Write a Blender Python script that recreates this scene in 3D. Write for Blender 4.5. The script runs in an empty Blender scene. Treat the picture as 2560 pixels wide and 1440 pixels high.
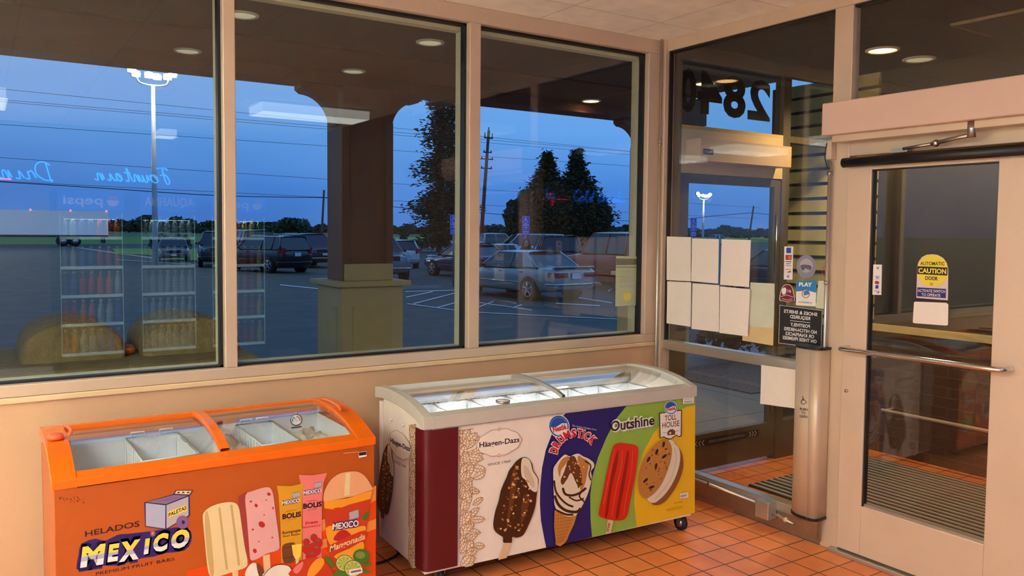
import bpy, bmesh, math, random
from mathutils import Vector, Matrix
import numpy as np
sc = bpy.context.scene
COL = sc.collection
PI = math.pi
R = math.radians
# ------------------------------------------------------------------ camera
F_PX = 2049.0
YAW, PITCH, ROLL = R(33.234), R(-3.051), R(0.531)
CAM = Vector((-3.628, -3.831, 1.600))
_f = Vector((math.sin(YAW)*math.cos(PITCH), math.cos(YAW)*math.cos(PITCH), math.sin(PITCH)))
_r = Vector((math.cos(YAW), -math.sin(YAW), 0))
_u = _r.cross(_f)
_r2 = math.cos(ROLL)*_r + math.sin(ROLL)*_u
_u2 = -math.sin(ROLL)*_r + math.cos(ROLL)*_u
cd = bpy.data.cameras.new('camera'); cam = bpy.data.objects.new('camera', cd); COL.objects.link(cam)
cam.matrix_world = Matrix(((_r2.x, _u2.x, -_f.x, CAM.x), (_r2.y, _u2.y, -_f.y, CAM.y), (_r2.z, _u2.z, -_f.z, CAM.z), (0, 0, 0, 1)))
cd.sensor_width = 36; cd.lens = F_PX/2560*36; cd.shift_y = -30/2560; cd.clip_end = 5000; cd.clip_start = 0.05
sc.camera = cam
def ray(u, v):
    return (u-1280)/F_PX*_r2 - (v-690)/F_PX*_u2 + _f
def hx(u, v, x): d = ray(u, v); return CAM + d*((x-CAM.x)/d.x)
def hy(u, v, y): d = ray(u, v); return CAM + d*((y-CAM.y)/d.y)
def hz(u, v, z): d = ray(u, v); return CAM + d*((z-CAM.z)/d.z)
# ------------------------------------------------------------------ view, world (dusk sky)
vs = sc.view_settings; vs.view_transform = 'Standard'; vs.look = 'None'; vs.gamma = 1; vs.use_curve_mapping = False
vs.exposure = 0.0
def lin(c):
    return tuple(((x/255)/12.92 if x/255 <= .04045 else ((x/255+.055)/1.055)**2.4) for x in c)
w = bpy.data.worlds.new('world'); sc.world = w; w.use_nodes = True
nt = w.node_tree; N = nt.nodes; L = nt.links
bg = N['Background']
tc = N.new('ShaderNodeTexCoord'); sx = N.new('ShaderNodeSeparateXYZ'); L.new(tc.outputs['Generated'], sx.inputs[0])
cr = N.new('ShaderNodeValToRGB'); el = cr.color_ramp.elements
el[0].position = 0.0; el[0].color = (*lin((66, 112, 190)), 1)
el[1].position = 1.0; el[1].color = (*lin((70, 110, 180)), 1)
for p_, c_ in ((.05, (68, 124, 206)), (.12, (94, 152, 222)), (.25, (116, 170, 228)), (.5, (110, 158, 214))):
    e = el.new(p_); e.color = (*lin(c_), 1)
L.new(sx.outputs['Z'], cr.inputs[0])
cn = N.new('ShaderNodeTexNoise'); cn.inputs['Scale'].default_value = 3.0; cn.inputs['Detail'].default_value = 7
mp = N.new('ShaderNodeMapping'); mp.inputs['Scale'].default_value = (1, 1, 3.5); L.new(tc.outputs['Generated'], mp.inputs[0]); L.new(mp.outputs[0], cn.inputs['Vector'])
c2 = N.new('ShaderNodeValToRGB'); c2.color_ramp.elements[0].position = .42; c2.color_ramp.elements[1].position = .75
L.new(cn.outputs['Fac'], c2.inputs[0])
mx = N.new('ShaderNodeMixRGB'); mx.blend_type = 'MIX'; mx.inputs[2].default_value = (*lin((110, 160, 228)), 1)
mu = N.new('ShaderNodeMath'); mu.operation = 'MULTIPLY'; mu.inputs[1].default_value = .35; L.new(c2.outputs[0], mu.inputs[0])
L.new(mu.outputs[0], mx.inputs[0]); L.new(cr.outputs[0], mx.inputs[1]); mz = N.new('ShaderNodeMath'); mz.operation = 'MULTIPLY_ADD'; mz.inputs[1].default_value = .32; mz.inputs[2].default_value = 1.0; L.new(sx.outputs['X'], mz.inputs[0])
mv = N.new('ShaderNodeVectorMath'); mv.operation = 'SCALE'; L.new(mx.outputs[0], mv.inputs[0]); L.new(mz.outputs[0], mv.inputs['Scale']); L.new(mv.outputs[0], bg.inputs[0]); bg.inputs[1].default_value = 1.06
# ------------------------------------------------------------------ room lamps (ceiling troffers, plus unseen fill lights added on the left)
def area(name, loc, sx_, sy_, power, col, rot=(0, 0, 0)):
    l = bpy.data.lights.new(name, 'AREA'); l.shape = 'RECTANGLE'; l.size = sx_; l.size_y = sy_; l.energy = power; l.color = col
    o = bpy.data.objects.new(name, l); o.location = loc; o.rotation_euler = rot; COL.objects.link(o); return o
WARM = (.94, 1.0, .88)
TROFFERS = [(-.85, -3.93, 1.12, .5), (-3.6, -4.75, .5, 1.0), (-5.3, -.95, 1.12, .5), (1.45, -3.93, 1.12, .5), (-1.68, -6.65, .24, .42), (-5.3, -2.3, 1.12, .5), (-5.2, -3.7, 1.12, .5), (-5.2, -5.2, 1.12, .5)]  # the far-left entries are added out of view to brighten the room
TPOW = [3.4, 4, 13, 3, .6, 22, 28, 36]
for i, (x, y, a, b) in enumerate(TROFFERS):
    area('troffer_lamp', (x, y, 2.70), a*.94, b*.9, TPOW[i], WARM)
# ------------------------------------------------------------------ materials
MATS = {}
def P(name, rgb, rough=.5, metal=0.0, noise=.06, nscale=8.0, bump=0.0, bscale=60., spec=.5, emit=0, coat=0, rgb2=None, stretch=None):
    m = bpy.data.materials.new(name); m.use_nodes = True; t = m.node_tree; n = t.nodes; l = t.links
    b = n['Principled BSDF']; c = lin(rgb)
    b.inputs['Roughness'].default_value = rough; b.inputs['Metallic'].default_value = metal; b.inputs['Specular IOR Level'].default_value = spec
    if coat: b.inputs['Coat Weight'].default_value = coat; b.inputs['Coat Roughness'].default_value = .08
    co = n.new('ShaderNodeTexCoord'); src = co.outputs['Object']
    if stretch:
        mpp = n.new('ShaderNodeMapping'); mpp.inputs['Scale'].default_value = stretch; l.new(src, mpp.inputs[0]); src = mpp.outputs[0]
    tn = n.new('ShaderNodeTexNoise'); tn.inputs['Scale'].default_value = nscale; tn.inputs['Detail'].default_value = 4; l.new(src, tn.inputs['Vector'])
    r_ = n.new('ShaderNodeValToRGB'); l.new(tn.outputs['Fac'], r_.inputs[0])
    r_.color_ramp.elements[0].position = .3; r_.color_ramp.elements[1].position = .7
    if rgb2: a_, b_ = c, lin(rgb2)
    else: a_ = tuple(x*(1-noise) for x in c); b_ = tuple(min(1, x*(1+noise)) for x in c)
    r_.color_ramp.elements[0].color = (*a_, 1); r_.color_ramp.elements[1].color = (*b_, 1)
    l.new(r_.outputs[0], b.inputs['Base Color'])
    if emit:
        l.new(r_.outputs[0], b.inputs['Emission Color']); b.inputs['Emission Strength'].default_value = emit
    if bump:
        t2 = n.new('ShaderNodeTexNoise'); t2.inputs['Scale'].default_value = bscale; t2.inputs['Detail'].default_value = 3; l.new(src, t2.inputs['Vector'])
        bp = n.new('ShaderNodeBump'); bp.inputs['Strength'].default_value = bump; bp.inputs['Distance'].default_value = .01; l.new(t2.outputs['Fac'], bp.inputs['Height']); l.new(bp.outputs[0], b.inputs['Normal'])
    MATS[name] = m; return m
def glassmat(name, tint=(1, 1, 1), f0=.06, rough=0.0, gain=1.0):
    m = bpy.data.materials.new(name); m.use_nodes = True; t = m.node_tree; n = t.nodes; l = t.links
    n.remove(n['Principled BSDF']); out = n['Material Output']
    tr = n.new('ShaderNodeBsdfTransparent'); tr.inputs[0].default_value = (*tint, 1)
    gl = n.new('ShaderNodeBsdfGlossy'); gl.inputs['Roughness'].default_value = rough; gl.inputs[0].default_value = (1, 1, 1, 1)
    g = n.new('ShaderNodeNewGeometry'); d = n.new('ShaderNodeVectorMath'); d.operation = 'DOT_PRODUCT'
    l.new(g.outputs['Incoming'], d.inputs[0]); l.new(g.outputs['Normal'], d.inputs[1])
    ab = n.new('ShaderNodeMath'); ab.operation = 'ABSOLUTE'; l.new(d.outputs['Value'], ab.inputs[0])
    s1 = n.new('ShaderNodeMath'); s1.operation = 'SUBTRACT'; s1.inputs[0].default_value = 1; l.new(ab.outputs[0], s1.inputs[1])
    pw = n.new('ShaderNodeMath'); pw.operation = 'POWER'; pw.inputs[1].default_value = 5; l.new(s1.outputs[0], pw.inputs[0])
    ma = n.new('ShaderNodeMath'); ma.operation = 'MULTIPLY_ADD'; ma.inputs[1].default_value = (1-f0)*gain; ma.inputs[2].default_value = f0; l.new(pw.outputs[0], ma.inputs[0])
    mxs = n.new('ShaderNodeMixShader'); l.new(ma.outputs[0], mxs.inputs[0]); l.new(tr.outputs[0], mxs.inputs[1]); l.new(gl.outputs[0], mxs.inputs[2]); l.new(mxs.outputs[0], out.inputs[0])
    MATS[name] = m; return m
def emat(name, rgb, s):
    m = bpy.data.materials.new(name); m.use_nodes = True; b = m.node_tree.nodes['Principled BSDF']
    b.inputs['Base Color'].default_value = (*lin(rgb), 1); b.inputs['Emission Color'].default_value = (*lin(rgb), 1); b.inputs['Emission Strength'].default_value = s
    MATS[name] = m; return m
P('alu', (212, 186, 156), .38, .25, .03, 5)
P('alu_silver', (190, 184, 172), .30, .75, .04, 6)
P('alu_ext', (205, 195, 150), .5, .1, .03)
P('door_paint', (216, 188, 160), .42, .15, .03, 5, bump=.05)
P('header_paint', (214, 180, 158), .45, 0, .03, 4)
P('gasket', (16, 14, 14), .5)
P('wall_paint', (206, 166, 124), .6, 0, .03, 3, bump=.1, bscale=120)
P('trim_paint', (222, 192, 146), .5)
P('black', (22, 20, 20), .4); P('dark', (40, 36, 34), .5); P('rubber', (24, 24, 26), .7)
P('steel', (170, 165, 155), .28, .9, .08, 20); P('chrome', (210, 210, 205), .12, 1)
P('paper', (236, 222, 205), .8, 0, .015, 30, bump=.08, bscale=40)
P('paper_manila', (214, 186, 130), .8); P('paper_green', (206, 206, 180), .8)
P('white', (238, 234, 226), .5); P('cream_panel', (238, 222, 205), .35, 0, .01, 3)
glassmat('glass', (.96, .985, .98), .05); glassmat('glass_lid', (.96, .97, .97), .05); glassmat('glass_vest', (.95, .97, .96), .05)
emat('troffer_lens', (250, 255, 246), 1.5); emat('fill_lens_bright', (248, 255, 240), 18.5)  # bright lens only on the added fill lights at the left
emat('lamp_on', (255, 190, 110), 9.0); emat('flood', (255, 250, 215), 60.0)
emat('neon_blue', (20, 120, 255), 14.0); emat('neon_blue_bright', (20, 110, 255), 190.0); emat('neon_red', (255, 30, 50), 60.0)
emat('led', (225, 240, 255), 2.0); emat('cooler_glow', (190, 225, 235), 1.1)
# ------------------------------------------------------------------ mesh builder
WM = {}   # world matrices of the roots
def root(name, label, cat, loc=(0, 0, 0), rz=0, group=None, kind=None):
    o = bpy.data.objects.new(name, None); o.empty_display_size = .1; COL.objects.link(o)
    o.location = loc; o.rotation_euler = (0, 0, rz); WM[o.name] = Matrix.Translation(loc) @ Matrix.Rotation(rz, 4, 'Z')
    if kind: o['kind'] = kind
    else: o['category'] = cat
    if label: o['label'] = label
    if group: o['group'] = group
    return o
def tag(o, label=None, cat=None, group=None, kind=None):
    if label: o['label'] = label
    if cat: o['category'] = cat
    if group: o['group'] = group
    if kind: o['kind'] = kind
    return o
class MB:
    def __init__(s): s.v = []; s.f = []; s.m = []; s.mats = []; s.sm = []
    def mi(s, mat):
        if mat not in s.mats: s.mats.append(mat)
        return s.mats.index(mat)
    def add(s, vs, fs, mat, smooth=False):
        o = len(s.v); s.v += [tuple(x) for x in vs]; k = s.mi(mat)
        for f in fs: s.f.append([o+i for i in f]); s.m.append(k); s.sm.append(smooth)
        return s
    def box(s, a, b, mat, M=None):
        x0, y0, z0 = a; x1, y1, z1 = b
        if x0 > x1: x0, x1 = x1, x0
        if y0 > y1: y0, y1 = y1, y0
        if z0 > z1: z0, z1 = z1, z0
        vs = [(x0, y0, z0), (x1, y0, z0), (x1, y1, z0), (x0, y1, z0), (x0, y0, z1), (x1, y0, z1), (x1, y1, z1), (x0, y1, z1)]
        if M: vs = [M @ Vector(v) for v in vs]
        return s.add(vs, [(0, 3, 2, 1), (4, 5, 6, 7), (0, 1, 5, 4), (1, 2, 6, 5), (2, 3, 7, 6), (3, 0, 4, 7)], mat)
    def quad(s, p, mat): return s.add(p, [tuple(range(len(p)))], mat)
    def prism(s, pts, d, mat, smooth=False):
        """extrude a planar polygon (3D points) by vector d"""
        n = len(pts); d = Vector(d); vs = [Vector(p) for p in pts]; vs += [p+d for p in vs]
        fs = [tuple(range(n))[::-1], tuple(range(n, 2*n))] + [(i, (i+1) % n, (i+1) % n+n, i+n) for i in range(n)]
        return s.add(vs, fs, mat, smooth)
    def tube(s, path, r, mat, n=8, cap=True, radii=None):
        path = [Vector(p) for p in path]; rings = []; prev = None
        for i, p in enumerate(path):
            t = (path[min(i+1, len(path)-1)]-path[max(i-1, 0)]).normalized()
            if prev is None:
                a = Vector((0, 0, 1)) if abs(t.z) < .9 else Vector((1, 0, 0)); u = t.cross(a).normalized()
            else: u = (prev - t*prev.dot(t)).normalized()
            prev = u; w_ = t.cross(u); rr = radii[i] if radii else r
            rings.append([p + (u*math.cos(2*PI*k/n)+w_*math.sin(2*PI*k/n))*rr for k in range(n)])
        vs = [v for g in rings for v in g]; fs = []
        for i in range(len(path)-1):
            for k in range(n): fs.append((i*n+k, i*n+(k+1) % n, (i+1)*n+(k+1) % n, (i+1)*n+k))
        if cap: fs.append(tuple(range(n))[::-1]); fs.append(tuple(range((len(path)-1)*n, len(path)*n)))
        return s.add(vs, fs, mat, True)
    def cyl(s, p0, p1, r, mat, n=20, r1=None): return s.tube([p0, p1], r, mat, n, radii=[r, r if r1 is None else r1])
    def sphere(s, c, r, mat, n=12, sc_=(1, 1, 1), M=None):
        vs = []; fs = []; h = n//2+1
        for i in range(h+1):
            th = PI*i/h
            for k in range(n):
                v = Vector((math.sin(th)*math.cos(2*PI*k/n)*sc_[0]*r, math.sin(th)*math.sin(2*PI*k/n)*sc_[1]*r, math.cos(th)*sc_[2]*r))
                if M: v = M @ v
                vs.append(v+Vector(c))
        for i in range(h):
            for k in range(n): fs.append((i*n+k, i*n+(k+1) % n, (i+1)*n+(k+1) % n, (i+1)*n+k))
        return s.add(vs, fs, mat, True)
    def build(s, name, parent=None, bevel=0, subd=0, kind=None, label=None, cat=None, group=None, fixn=False, seg=2, world=True):
        vs = [Vector(v) for v in s.v]
        if parent is not None:
            if world: Mi = WM[parent.name].inverted(); vs = [Mi @ v for v in vs]
            loc = Vector((0, 0, 0))
        else:
            mn = [min(v[i] for v in vs) for i in range(3)]; mxx = [max(v[i] for v in vs) for i in range(3)]
            loc = Vector(((mn[0]+mxx[0])/2, (mn[1]+mxx[1])/2, mn[2])); vs = [v-loc for v in vs]
        me = bpy.data.meshes.new(name); me.from_pydata([tuple(v) for v in vs], [], s.f)
        for m in s.mats: me.materials.append(MATS[m] if isinstance(m, str) else m)
        me.polygons.foreach_set('material_index', s.m); me.polygons.foreach_set('use_smooth', s.sm)
        if fixn:
            b = bmesh.new(); b.from_mesh(me); bmesh.ops.remove_doubles(b, verts=b.verts, dist=1e-5); bmesh.ops.recalc_face_normals(b, faces=b.faces); b.to_mesh(me); b.free()
        me.update()
        o = bpy.data.objects.new(name, me); COL.objects.link(o); o.location = loc
        if parent is not None: o.parent = parent; WM[o.name] = WM[parent.name]
        else: WM[o.name] = Matrix.Translation(loc)
        if subd: md = o.modifiers.new('s', 'SUBSURF'); md.levels = subd; md.render_levels = subd
        if bevel: md = o.modifiers.new('b', 'BEVEL'); md.width = bevel; md.segments = seg; md.limit_method = 'ANGLE'; md.angle_limit = R(40)
        tag(o, label, cat, group, kind)
        return o
def kids(o): return [c for c in bpy.data.objects if c.parent == o]
def copytree(o, parent=None):
    c = o.copy(); COL.objects.link(c)
    if parent is not None: c.parent = parent
    for ch in kids(o): copytree(ch, c)
    return c
def smooth_closed(pts, n=4):
    out = []; k = len(pts)
    for i in range(k):
        p0, p1, p2, p3 = [pts[(i+j-1) % k] for j in range(4)]
        for t in range(n):
            t /= n
            out.append(tuple(.5*((2*b)+(-a+c)*t+(2*a-5*b+4*c-d)*t*t+(-a+3*b-3*c+d)*t**3) for a, b, c, d in zip(p0, p1, p2, p3)))
    return out
def smooth_open(pts, n=5):
    P_ = [pts[0]]+list(pts)+[pts[-1]]; out = []
    for i in range(len(pts)-1):
        p0, p1, p2, p3 = P_[i:i+4]
        for t in range(n):
            t /= n
            out.append(tuple(.5*((2*b)+(-a+c)*t+(2*a-5*b+4*c-d)*t*t+(-a+3*b-3*c+d)*t**3) for a, b, c, d in zip(p0, p1, p2, p3)))
    out.append(tuple(pts[-1])); return out
_TC = {}
def textmesh(s, bold=0.0, shear=0.0):
    k = (s, bold, shear)
    if k not in _TC:
        cu = bpy.data.curves.new('t', 'FONT'); cu.body = s; cu.offset = bold; cu.shear = shear; cu.resolution_u = 3
        o = bpy.data.objects.new('t', cu); COL.objects.link(o); bpy.context.view_layer.update()
        me = bpy.data.meshes.new_from_object(o.evaluated_get(bpy.context.evaluated_depsgraph_get()))
        v = [tuple(x.co[:2]) for x in me.vertices]; f = [tuple(p.vertices) for p in me.polygons]
        bpy.data.objects.remove(o); bpy.data.curves.remove(cu); bpy.data.meshes.remove(me)
        x0 = min(a for a, b in v); x1 = max(a for a, b in v)
        asc = .73  # cap height of the font
        v = [((a-x0)/(x1-x0), b/asc) for a, b in v]
        _TC[k] = (v, f)
    return _TC[k]
class Decal:
    """flat printing on a face. Points are given in a 2D frame and carried to the face by fn(a,b)->Vector; n = outward normal"""
    def __init__(s, fn, n, step=.00035, mb=None): s.fn = fn; s.n = Vector(n).normalized(); s.step = step; s.mb = mb or MB(); s.l = 1
    def pt(s, p, l=None): return s.fn(*p) + s.n*(s.step*(s.l if l is None else l))
    def poly(s, pts, mat, l=None, up=True):
        if l is None: s.l += 1
        s.mb.add([s.pt(p, l) for p in pts], [tuple(range(len(pts)))], mat); return s
    def sm(s, pts, mat, n=4, l=None): return s.poly(smooth_closed(pts, n), mat, l)
    def ell(s, c, rx, ry, mat, rot=0, n=24, l=None):
        ca, sa = math.cos(rot), math.sin(rot)
        return s.poly([(c[0]+rx*math.cos(t)*ca-ry*math.sin(t)*sa, c[1]+rx*math.cos(t)*sa+ry*math.sin(t)*ca) for t in [2*PI*i/n for i in range(n)]], mat, l)
    def line(s, pts, w_, mat, l=None, closed=False, up=True):
        if l is None and up: s.l += 1
        pts = [Vector((p[0], p[1])) for p in pts]; n = len(pts); vs = []
        for i, p in enumerate(pts):
            a = pts[(i-1) % n] if (closed or i > 0) else p; b = pts[(i+1) % n] if (closed or i < n-1) else p
            t = (b-a); t = t.normalized() if t.length > 1e-9 else Vector((1, 0)); nn = Vector((-t.y, t.x))*w_/2
            vs += [s.pt(p+nn, l), s.pt(p-nn, l)]
        fs = [(2*i, 2*i+1, (2*i+3) % (2*n), (2*i+2) % (2*n)) for i in range(n if closed else n-1)]
        s.mb.add(vs, fs, mat); return s
    def text(s, t, bl, br, h, mat, bold=0.0, l=None, shear=0.0, up=None, tl=None):
        """baseline from bl to br, cap height h along 'up' direction (default: perpendicular in the 2D frame, y downwards)"""
        s.l += 1
        v, f = textmesh(t, bold, shear); bl = Vector(bl); br = Vector(br); d = br-bl
        if tl is not None: u_ = Vector(tl)-bl
        else:
            u_ = Vector((d.y, -d.x)).normalized()*h
            if up: u_ = Vector(up).normalized()*h
        s.mb.add([s.pt(bl+d*a+u_*b, l) for a, b in v], f, mat); return s
def Z(ox, oy, k): return lambda a, b: (ox+a/k, oy+b/k)
# ================================================================== THE ROOM
def brickmat(name, sx_, sy_, off, c1, c2, mortar, mort, rough=.5, rot=None, bump=.3, axis='xy', offset=0.0, coat=0):
    m = bpy.data.materials.new(name); m.use_nodes = True; t = m.node_tree; n = t.nodes; l = t.links; b = n['Principled BSDF']
    g = n.new('ShaderNodeNewGeometry'); sp = n.new('ShaderNodeSeparateXYZ'); l.new(g.outputs['Position'], sp.inputs[0])
    cb = n.new('ShaderNodeCombineXYZ'); ia, ib = axis
    ad = n.new('ShaderNodeMath'); ad.operation = 'ADD'; ad.inputs[1].default_value = off[0]; l.new(sp.outputs[ia.upper()], ad.inputs[0]); l.new(ad.outputs[0], cb.inputs[0])
    ad2 = n.new('ShaderNodeMath'); ad2.operation = 'ADD'; ad2.inputs[1].default_value = off[1]; l.new(sp.outputs[ib.upper()], ad2.inputs[0]); l.new(ad2.outputs[0], cb.inputs[1])
    br = n.new('ShaderNodeTexBrick'); br.offset = offset; br.squash = 1; l.new(cb.outputs[0], br.inputs['Vector'])
    br.inputs['Scale'].default_value = 1; br.inputs['Brick Width'].default_value = sx_; br.inputs['Row Height'].default_value = sy_; br.inputs['Mortar Size'].default_value = mort
    br.inputs['Mortar Smooth'].default_value = .3; br.inputs['Bias'].default_value = 0
    br.inputs['Color1'].default_value = (*lin(c1), 1); br.inputs['Color2'].default_value = (*lin(c2), 1); br.inputs['Mortar'].default_value = (*lin(mortar), 1)
    tn = n.new('ShaderNodeTexNoise'); tn.inputs['Scale'].default_value = 9; tn.inputs['Detail'].default_value = 5; l.new(g.outputs['Position'], tn.inputs['Vector'])
    rr = n.new('ShaderNodeValToRGB'); rr.color_ramp.elements[0].color = (.78, .78, .78, 1); rr.color_ramp.elements[1].color = (1.12, 1.12, 1.12, 1); l.new(tn.outputs['Fac'], rr.inputs[0])
    mm = n.new('ShaderNodeMixRGB'); mm.blend_type = 'MULTIPLY'; mm.inputs[0].default_value = 1; l.new(br.outputs['Color'], mm.inputs[1]); l.new(rr.outputs[0], mm.inputs[2]); l.new(mm.outputs[0], b.inputs['Base Color'])
    b.inputs['Roughness'].default_value = rough
    if coat: b.inputs['Coat Weight'].default_value = coat; b.inputs['Coat Roughness'].default_value = .25
    bp = n.new('ShaderNodeBump'); bp.inputs['Strength'].default_value = bump; bp.inputs['Distance'].default_value = .004; bp.invert = True; l.new(br.outputs['Fac'], bp.inputs['Height']); l.new(bp.outputs[0], b.inputs['Normal'])
    MATS[name] = m
brickmat('quarry_tile', .1525, .1525, (10*.1525+.006, 100*.1525+.076-.0), (252, 150, 80), (240, 132, 72), (108, 62, 36), .0042, .42, coat=.15)
brickmat('ceiling_tile', .61, .61, (6.1+.34, 12.2+.32), (250, 240, 222), (247, 236, 217), (222, 206, 186), .006, .8, bump=.2)
brickmat('brick', .2, .07, (0, 0), (84, 62, 44), (76, 56, 40), (92, 72, 54), .006, .7, axis='yz', offset=.5)
brickmat('pavement', 1.5, 1.5, (.3, .4), (150, 146, 136), (140, 136, 128), (90, 88, 84), .01, .8)
XL, XR, YB, ZC = -6.2, 4.6, -6.9, 2.8
MB().box((-3.95, -4.6, -.1), (XR, .06, 0), 'quarry_tile').build('floor', kind='structure')
P('bounce_floor', (226, 220, 204), .4, 0, .05, 3)  # made-up pale floor out of view, bounces neutral light onto the ceiling
m = MB(); m.box((XL, YB, -.1), (XR, -4.6, 0), 'bounce_floor').box((XL, -4.6, -.1), (-3.95, .06, 0), 'bounce_floor'); m.build('floor_store', kind='structure')
P('side_wall', (232, 226, 212), .6)
MB().box((XL, YB, ZC), (XR, .0, ZC+.12), 'ceiling_tile').build('ceiling', kind='structure')
P('back_wall', (96, 80, 64), .7)
MB().box((XL, YB-.12, 0), (XR, YB, ZC), 'back_wall').build('wall_back', kind='structure')
MB().box((XL-.12, YB, 0), (XL, 0, ZC), 'side_wall').build('wall_left', kind='structure')
MB().box((XR, YB, 0), (XR+.12, -2.6, ZC), 'back_wall').build('wall_far_right', kind='structure')
# window wall: painted wall below the sill, aluminium storefront frame above
zT, zB = 2.715, .967
MB().box((XL, 0, 0), (-.03, .14, .915), 'wall_paint').build('wall_front', kind='structure')
m = MB(); m.box((XL, -.012, .893), (-.03, 0, .917), 'trim_paint'); m.build('trim_1', kind='structure', bevel=.004)
m = MB()
M1 = (-2.681, -2.626); M2 = (-1.400, -1.332); XJ = -.120
def bar(m, x0, x1, z0, z1, inner=True):
    m.box((x0, -.003, z0), (x1, .05, z1), 'alu')
m = MB()
bar(m, XL, -.03, .917, zB); bar(m, XL, -.03, zT, ZC); bar(m, M1[0], M1[1], zB, zT); bar(m, M2[0], M2[1], zB, zT); bar(m, XJ, -.03, zB, zT)
m.build('trim_2', kind='structure', bevel=.004)
# outer half of the frame (shows as a pale strip behind the glass)
m = MB()
e = .03
for (x0, x1, z0, z1) in ((XL, -.03, .90, zB+.012), (XL, -.03, zT-.035, ZC+.1), (M1[0]-.01, M1[1]+.01, zB, zT), (M2[0]-.01, M2[1]+.01, zB, zT), (XJ-.02, -.03, zB, zT)):
    m.box((x0, .075, z0), (x1, .135, z1), 'alu_ext')
m.build('trim_3', kind='structure')
P('frost', (240, 240, 235), .6)
for i, (a, b) in enumerate(((-4.6, M1[0]), (M1[1], M2[0]), (M2[1], XJ))):
    r_ = root('window_%d' % (i+1), ['left pane of the storefront, cut by the picture edge', 'middle storefront pane between the two mullions', 'right storefront pane next to the corner post'][i], None, ((a+b)/2, .05, zB), kind='structure')
    MB().box((a-.004, .056, zB-.004), (b+.004, .064, zT+.004), 'glass').build('pane', r_)
    g = MB(); t_ = .014
    g.box((a, .035, zB), (b, .074, zB+t_*.7), 'gasket').box((a, .035, zT-t_), (b, .074, zT), 'gasket').box((a, .035, zB), (a+t_*.5, .074, zT), 'gasket').box((b-t_, .035, zB), (b, .074, zT), 'gasket')
    g.build('gasket', r_)
m = MB(); m.box((XL, -.003, zB), (-4.6, .05, zT), 'alu'); m.build('trim_4', kind='structure')
# ---- vestibule partition (plane x = 0)
vT, vM, vB = 2.729, .933, .153
YP = (-1.275, -1.232)
m = MB()
m.box((-.03, -.05, 0), (.05, .14, ZC), 'alu')                       # corner post
m.box((-.012, -3.4, vT), (.051, -.05, ZC), 'alu')                       # head
m.box((-.010, -1.232, vM-.058), (.049, -.05, vM), 'alu_silver')       # middle rail
m.box((-.010, -1.232, vB-.05), (.049, -.05, vB), 'alu_silver')        # bottom rail
m.box((-.010, -1.335, 0), (.05, -1.232, vT), 'alu')                 # jamb / mullion to the left of the door
m.box((-.010, -2.36, 0), (.05, -2.255, vT), 'alu')
m.box((-.009, -2.255, 1.99), (.049, -1.335, 2.09), 'alu')             # door head
m.build('wall_right', kind='structure', bevel=.003)
m = MB(); m.box((-.004, -1.25, 0), (.05, -.04, vB-.05), 'steel'); m.build('trim_5', kind='structure')
P('cove', (150, 84, 52), .5)
m = MB(); m.prism([(-.004, -.06, 0), (-.02, -.06, 0), (-.004, -.06, .02)], (0, -.6, 0), 'cove'); m.build('baseboard_right', kind='structure')
m = MB(); m.box((-.02, -6.9, 0), (.05, -3.4, ZC), 'back_wall'); m.box((-.012, -3.4, 0), (.05, -2.36, ZC), 'back_wall'); m.build('wall_right_solid', kind='structure')
r_ = root('window_4', 'tall fixed pane beside the automatic door', None, (.02, -.65, .93), kind='structure')
MB().box((.016, -1.24, vM-.005), (.024, -.045, vT+.005), 'glass_vest').build('pane', r_)
g = MB(); g.box((.002, -1.236, vT-.012), (.03, -.045, vT), 'gasket').box((.002, -.062, vM), (.03, -.047, vT), 'gasket').build('gasket', r_)
r_ = root('window_5', 'low fixed pane under the middle rail of the partition', None, (.02, -.65, .15), kind='structure')
MB().box((.016, -1.24, vB-.005), (.024, -.045, vM-.05), 'glass_vest').build('pane', r_)
r_ = root('window_6', 'transom pane above the automatic door', None, (.02, -1.8, 2.09), kind='structure')
MB().box((.016, -2.26, 2.085), (.024, -1.27, vT+.005), 'glass_vest').build('pane', r_)
g = MB(); g.box((.002, -1.287, 2.09), (.03, -1.275, vT), 'gasket').box((.002, -2.25, vT-.012), (.03, -1.275, vT), 'gasket').build('gasket', r_)
# ---- inner door leaf
d = root('door_1', 'inner automatic glass door with a wide painted frame', None, (0, -1.79, .02), kind='structure')
yl, yr = -1.339, -2.25; gl, gr = -1.466, -2.052; gz0, gz1 = .275, 1.917
m = MB()
x0, x1 = -.022, .022
m.box((x0, gl, .03), (x1, yl, 1.975), 'door_paint').box((x0, yr, .03), (x1, gr, 1.975), 'door_paint')
m.box((x0, gr, .03), (x1, gl, gz0), 'door_paint').box((x0, gr, gz1), (x1, gl, 1.975), 'door_paint')
m.build('door_frame', d, bevel=.003)
g = MB(); g.box((-.012, gl-.01, gz0), (.012, gl, gz1), 'gasket').box((-.012, gr, gz0), (.012, gl, gz0+.012), 'alu_silver').box((-.012, gr, gz1-.006), (.012, gl, gz1), 'gasket')
g.build('glazing_bead', d)
MB().box((-.004, gr-.003, gz0-.003), (.004, gl+.003, gz1+.003), 'glass_vest').build('pane', d)
h = MB()
hz_ = 1.045
pts = smooth_open([(x0, -1.372, hz_), (x0-.05, -1.372, hz_), (x0-.075, -1.40, hz_), (x0-.078, -1.6, hz_+.002), (x0-.078, -1.95, hz_+.004), (x0-.072, -2.10, hz_+.004), (x0-.04, -2.135, hz_+.004), (x0, -2.135, hz_+.004)], 4)
h.tube(pts, .0125, 'chrome', 10).build('push_bar', d)
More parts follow.
